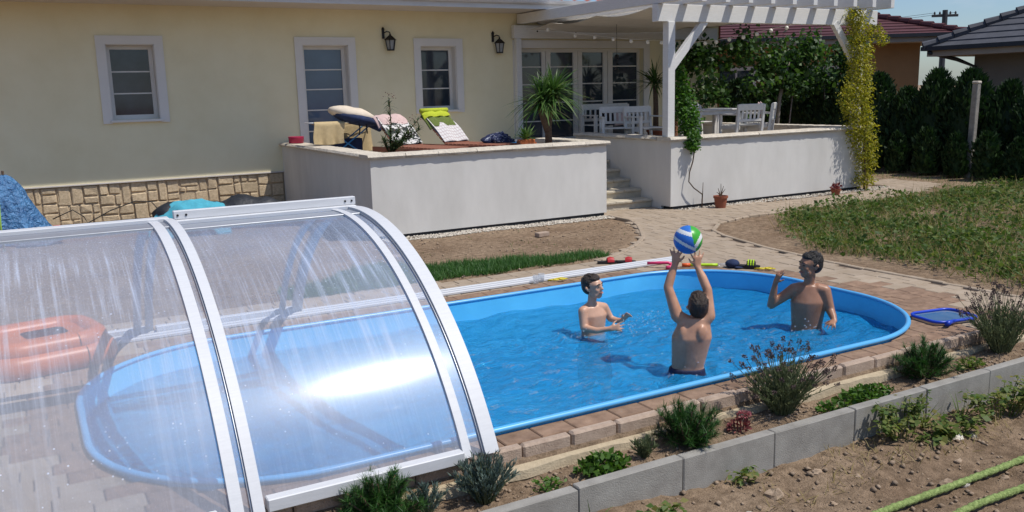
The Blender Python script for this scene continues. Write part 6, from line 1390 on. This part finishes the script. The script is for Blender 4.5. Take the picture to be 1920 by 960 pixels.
def hose(label, pts, r_):
    P = [Vector(p) for p in pts]; out = []
    for i in range(len(P) - 1):
        p0, p1, p2, p3 = P[max(i - 1, 0)], P[i], P[i + 1], P[min(i + 2, len(P) - 1)]
        for k_ in range(40): t_ = k_ / 40; out.append(.5 * ((2 * p1) + (p2 - p0) * t_ + (2 * p0 - 5 * p1 + 4 * p2 - p3) * t_ * t_ + (3 * p1 - p0 - 3 * p2 + p3) * t_ ** 3))
    rad = [r_ * (1 + .13 * math.sin(i * 1.9) + .06 * math.sin(i * .7)) for i in range(len(out))]; mb = MB(); mb.tube(out, rad, 10); o = mb.build('fabric_hose', 'rope_green', None, True); tag(o, label, 'hose', 'green hoses on the soil')
tuft_field(900, 1.5, 7.0, 3.25, 3.68, lambda a, b_: nz3(a, b_, 1.6, 3.) > -.05, .04, .14, .006, 'leaf_dry', 'dry_stalks', 'dry stalks and roots along the foot of the block wall', 1.0)
hose('green crinkled garden hose lying across the soil, the one farther from the camera', [(3.3, 2.93, -.345), (3.95, 2.96, -.35), (4.63, 2.97, -.36), (5.32, 2.99, -.375), (6.2, 3.05, -.395), (7.2, 3.0, -.41)], .021)
hose('green crinkled garden hose in the bottom corner, the one nearest the camera', [(3.4, 2.45, -.345), (4.2, 2.72, -.355), (4.92, 2.75, -.37), (5.8, 2.72, -.385), (6.6, 2.8, -.40)], .021)

# ================================================================== things by the house wall on the left
t = thing('tarp_cover', (-.3, 14.6, 0)); tag(t, 'blue tarpaulin draped over a peaked frame at the left edge', 'tarpaulin')
V = []; F = []; na, nr = 72, 22
for j in range(nr + 1):
    s = j / nr
    for i in range(na):
        a = 2 * math.pi * i / na; fold = 1 + .05 * mnoise.noise(Vector((a * 5, s * 9, 3.))) + (.05 + .14 * s) * math.sin(a * 7 + 1.2 + 2 * s) * s + .08 * s * math.sin(a * 17 + 3 * s) + .10 * mnoise.noise(Vector((math.cos(a) * 2, math.sin(a) * 2, s * 3)))
        r_ = (.05 + .50 * s ** .75) * fold; V.append((-.24 + r_ * math.cos(a) * (1.0 if math.cos(a) < 0 else .95), 14.62 + r_ * math.sin(a) * .7, 1.0 - .99 * s ** 1.15 + .02 * mnoise.noise(Vector((i * .4, s * 9, 1)))))
F = [(j * na + i, j * na + (i + 1) % na, (j + 1) * na + (i + 1) % na, (j + 1) * na + i) for j in range(nr) for i in range(na)] + [tuple(range(na - 1, -1, -1))]
mb = MB(); mb.add(V, F); mb.build('sheet', 'tarp', t, True); MB().tube([(-.24, 14.62, .9), (-.24, 14.62, 1.06)], .018, 6).build('frame_tip', 'bark', t)
o = crumple('plastic_sheet', 'grey blue plastic sheet bunched on the ground by the tarpaulin', (.12, 14.25, .03), (.28, .18, .20), 'tarp_grey', 'sheet', None, .5, 7.)
o = MB().tube([(-.33, 13.9, 0), (-.335, 13.95, .35), (-.32, 14.0, .72)], .012, 8).build('cane', 'hose_green', None, True); tag(o, 'thin lime green cane standing in front of the blue tarpaulin', 'cane')
o = MB().bev(-.30, .30, -.07, .07, 0, .03, .005).build('plank', 'wood_green', None); o.location = (.62, 14.9, .01); o.rotation_euler = (0, 0, R(6)); tag(o, 'short green plank lying on the dirt beside the tarpaulin', 'plank')
t = thing('drain_pipe', (.9, 15.75, 0)); tag(t, 'black pipe with a red end lying along the plinth', 'pipe'); MB().tube([(.42, 15.72, .04), (1.62, 15.78, .04)], .03, 8).build('pipe', 'black_rubber', t, True); MB().tube([(.34, 15.715, .04), (.45, 15.722, .04)], .036, 8).build('end_cap', 'red', t, True)
o = MB().tube([(.35, 15.7, .18), (.65, 15.72, .30), (.80, 15.72, .18), (.85, 15.7, .07), (1.2, 15.72, .24), (1.6, 15.78, .36), (1.85, 15.8, .33), (2.0, 15.75, .12), (1.95, 15.72, .05)], .009, 6).build('cable', 'black_rubber', None, True); tag(o, 'thin dark cable looping in front of the stone plinth', 'cable')
mb = MB(); pts = []
for i in range(30): s = i / 29; pts.append((1.72 + 2.3 * s, 13.9 + .25 * math.sin(s * 4), .22 + .05 * math.sin(s * 13)))
mb.tube(pts, [.09 + .16 * math.sin(math.pi * min(1, .12 + i / 31)) ** .5 + .02 * math.sin(i * 1.3) for i in range(30)], 14); mb.v = [(a + .03 * mnoise.noise(Vector((a * 4, b_ * 4, c * 9))), b_, max(.005, c + .04 * mnoise.noise(Vector((a * 5, b_ * 5, c * 5))))) for a, b_, c in mb.v]
o = mb.build('pool_cover', 'black_cover', None, True); tag(o, 'black rolled pool cover lying behind the enclosure ridge', 'pool cover')
t = thing('towel', (2.2, 13.85, .3)); tag(t, 'teal bath towel heaped on the rolled black cover', 'towel')
V = []; F = []; nx_, ny_ = 40, 22
for j in range(ny_ + 1):
    for i in range(nx_ + 1):
        a = i / nx_; b_ = j / ny_ - .5; x = 1.52 + 1.15 * a; h = .50 - .30 * max(0, (.42 - a) / .42) ** 1.3 - .10 * max(0, a - .72) / .28 - 1.25 * b_ * b_ * (1 + .4 * math.sin(a * 9)); n_ = mnoise.noise(Vector((a * 6, b_ * 7, 2.))) * .055 + mnoise.noise(Vector((a * 15, b_ * 12, 5.))) * .02
        V.append((x + .03 * n_, 13.86 + b_ * .72, max(.02, h + n_)))
F = [(j * (nx_ + 1) + i, j * (nx_ + 1) + i + 1, (j + 1) * (nx_ + 1) + i + 1, (j + 1) * (nx_ + 1) + i) for j in range(ny_) for i in range(nx_)]
mb = MB(); mb.add(V, F); mb.add([(a, b_, c - .02) for a, b_, c in V], [f[::-1] for f in F]); mb.build('cloth', 'towel_teal', t, True)

# water drops thrown up around the swimmers
mb = MB()
for c, n, sp in (((4.66, 6.02, -.06), 46, .16), ((4.55, 6.08, -.12), 40, .22), ((5.86, 5.22, -.12), 26, .12), ((4.16, 6.2, -.12), 16, .15), ((4.40, 4.95, -.12), 14, .14)):
    for i in range(n): r_ = random.uniform(.003, .009); mb.ell((c[0] + random.gauss(0, sp), c[1] + random.gauss(0, sp * .6), c[2] + abs(random.gauss(0, .05))), r_, None, 6, 4)
o = mb.build('water_drops', 'clear_plastic', None, True); tag(o, 'small water drops splashing beside the swimmers', 'splash', None, 'stuff')

for o in bpy.data.objects:
    if o.parent and o.name.split('.')[0] in ('stems', 'branches', 'buds', 'flowers', 'flower_heads', 'needles', 'blades'): o['kind'] = 'stuff'
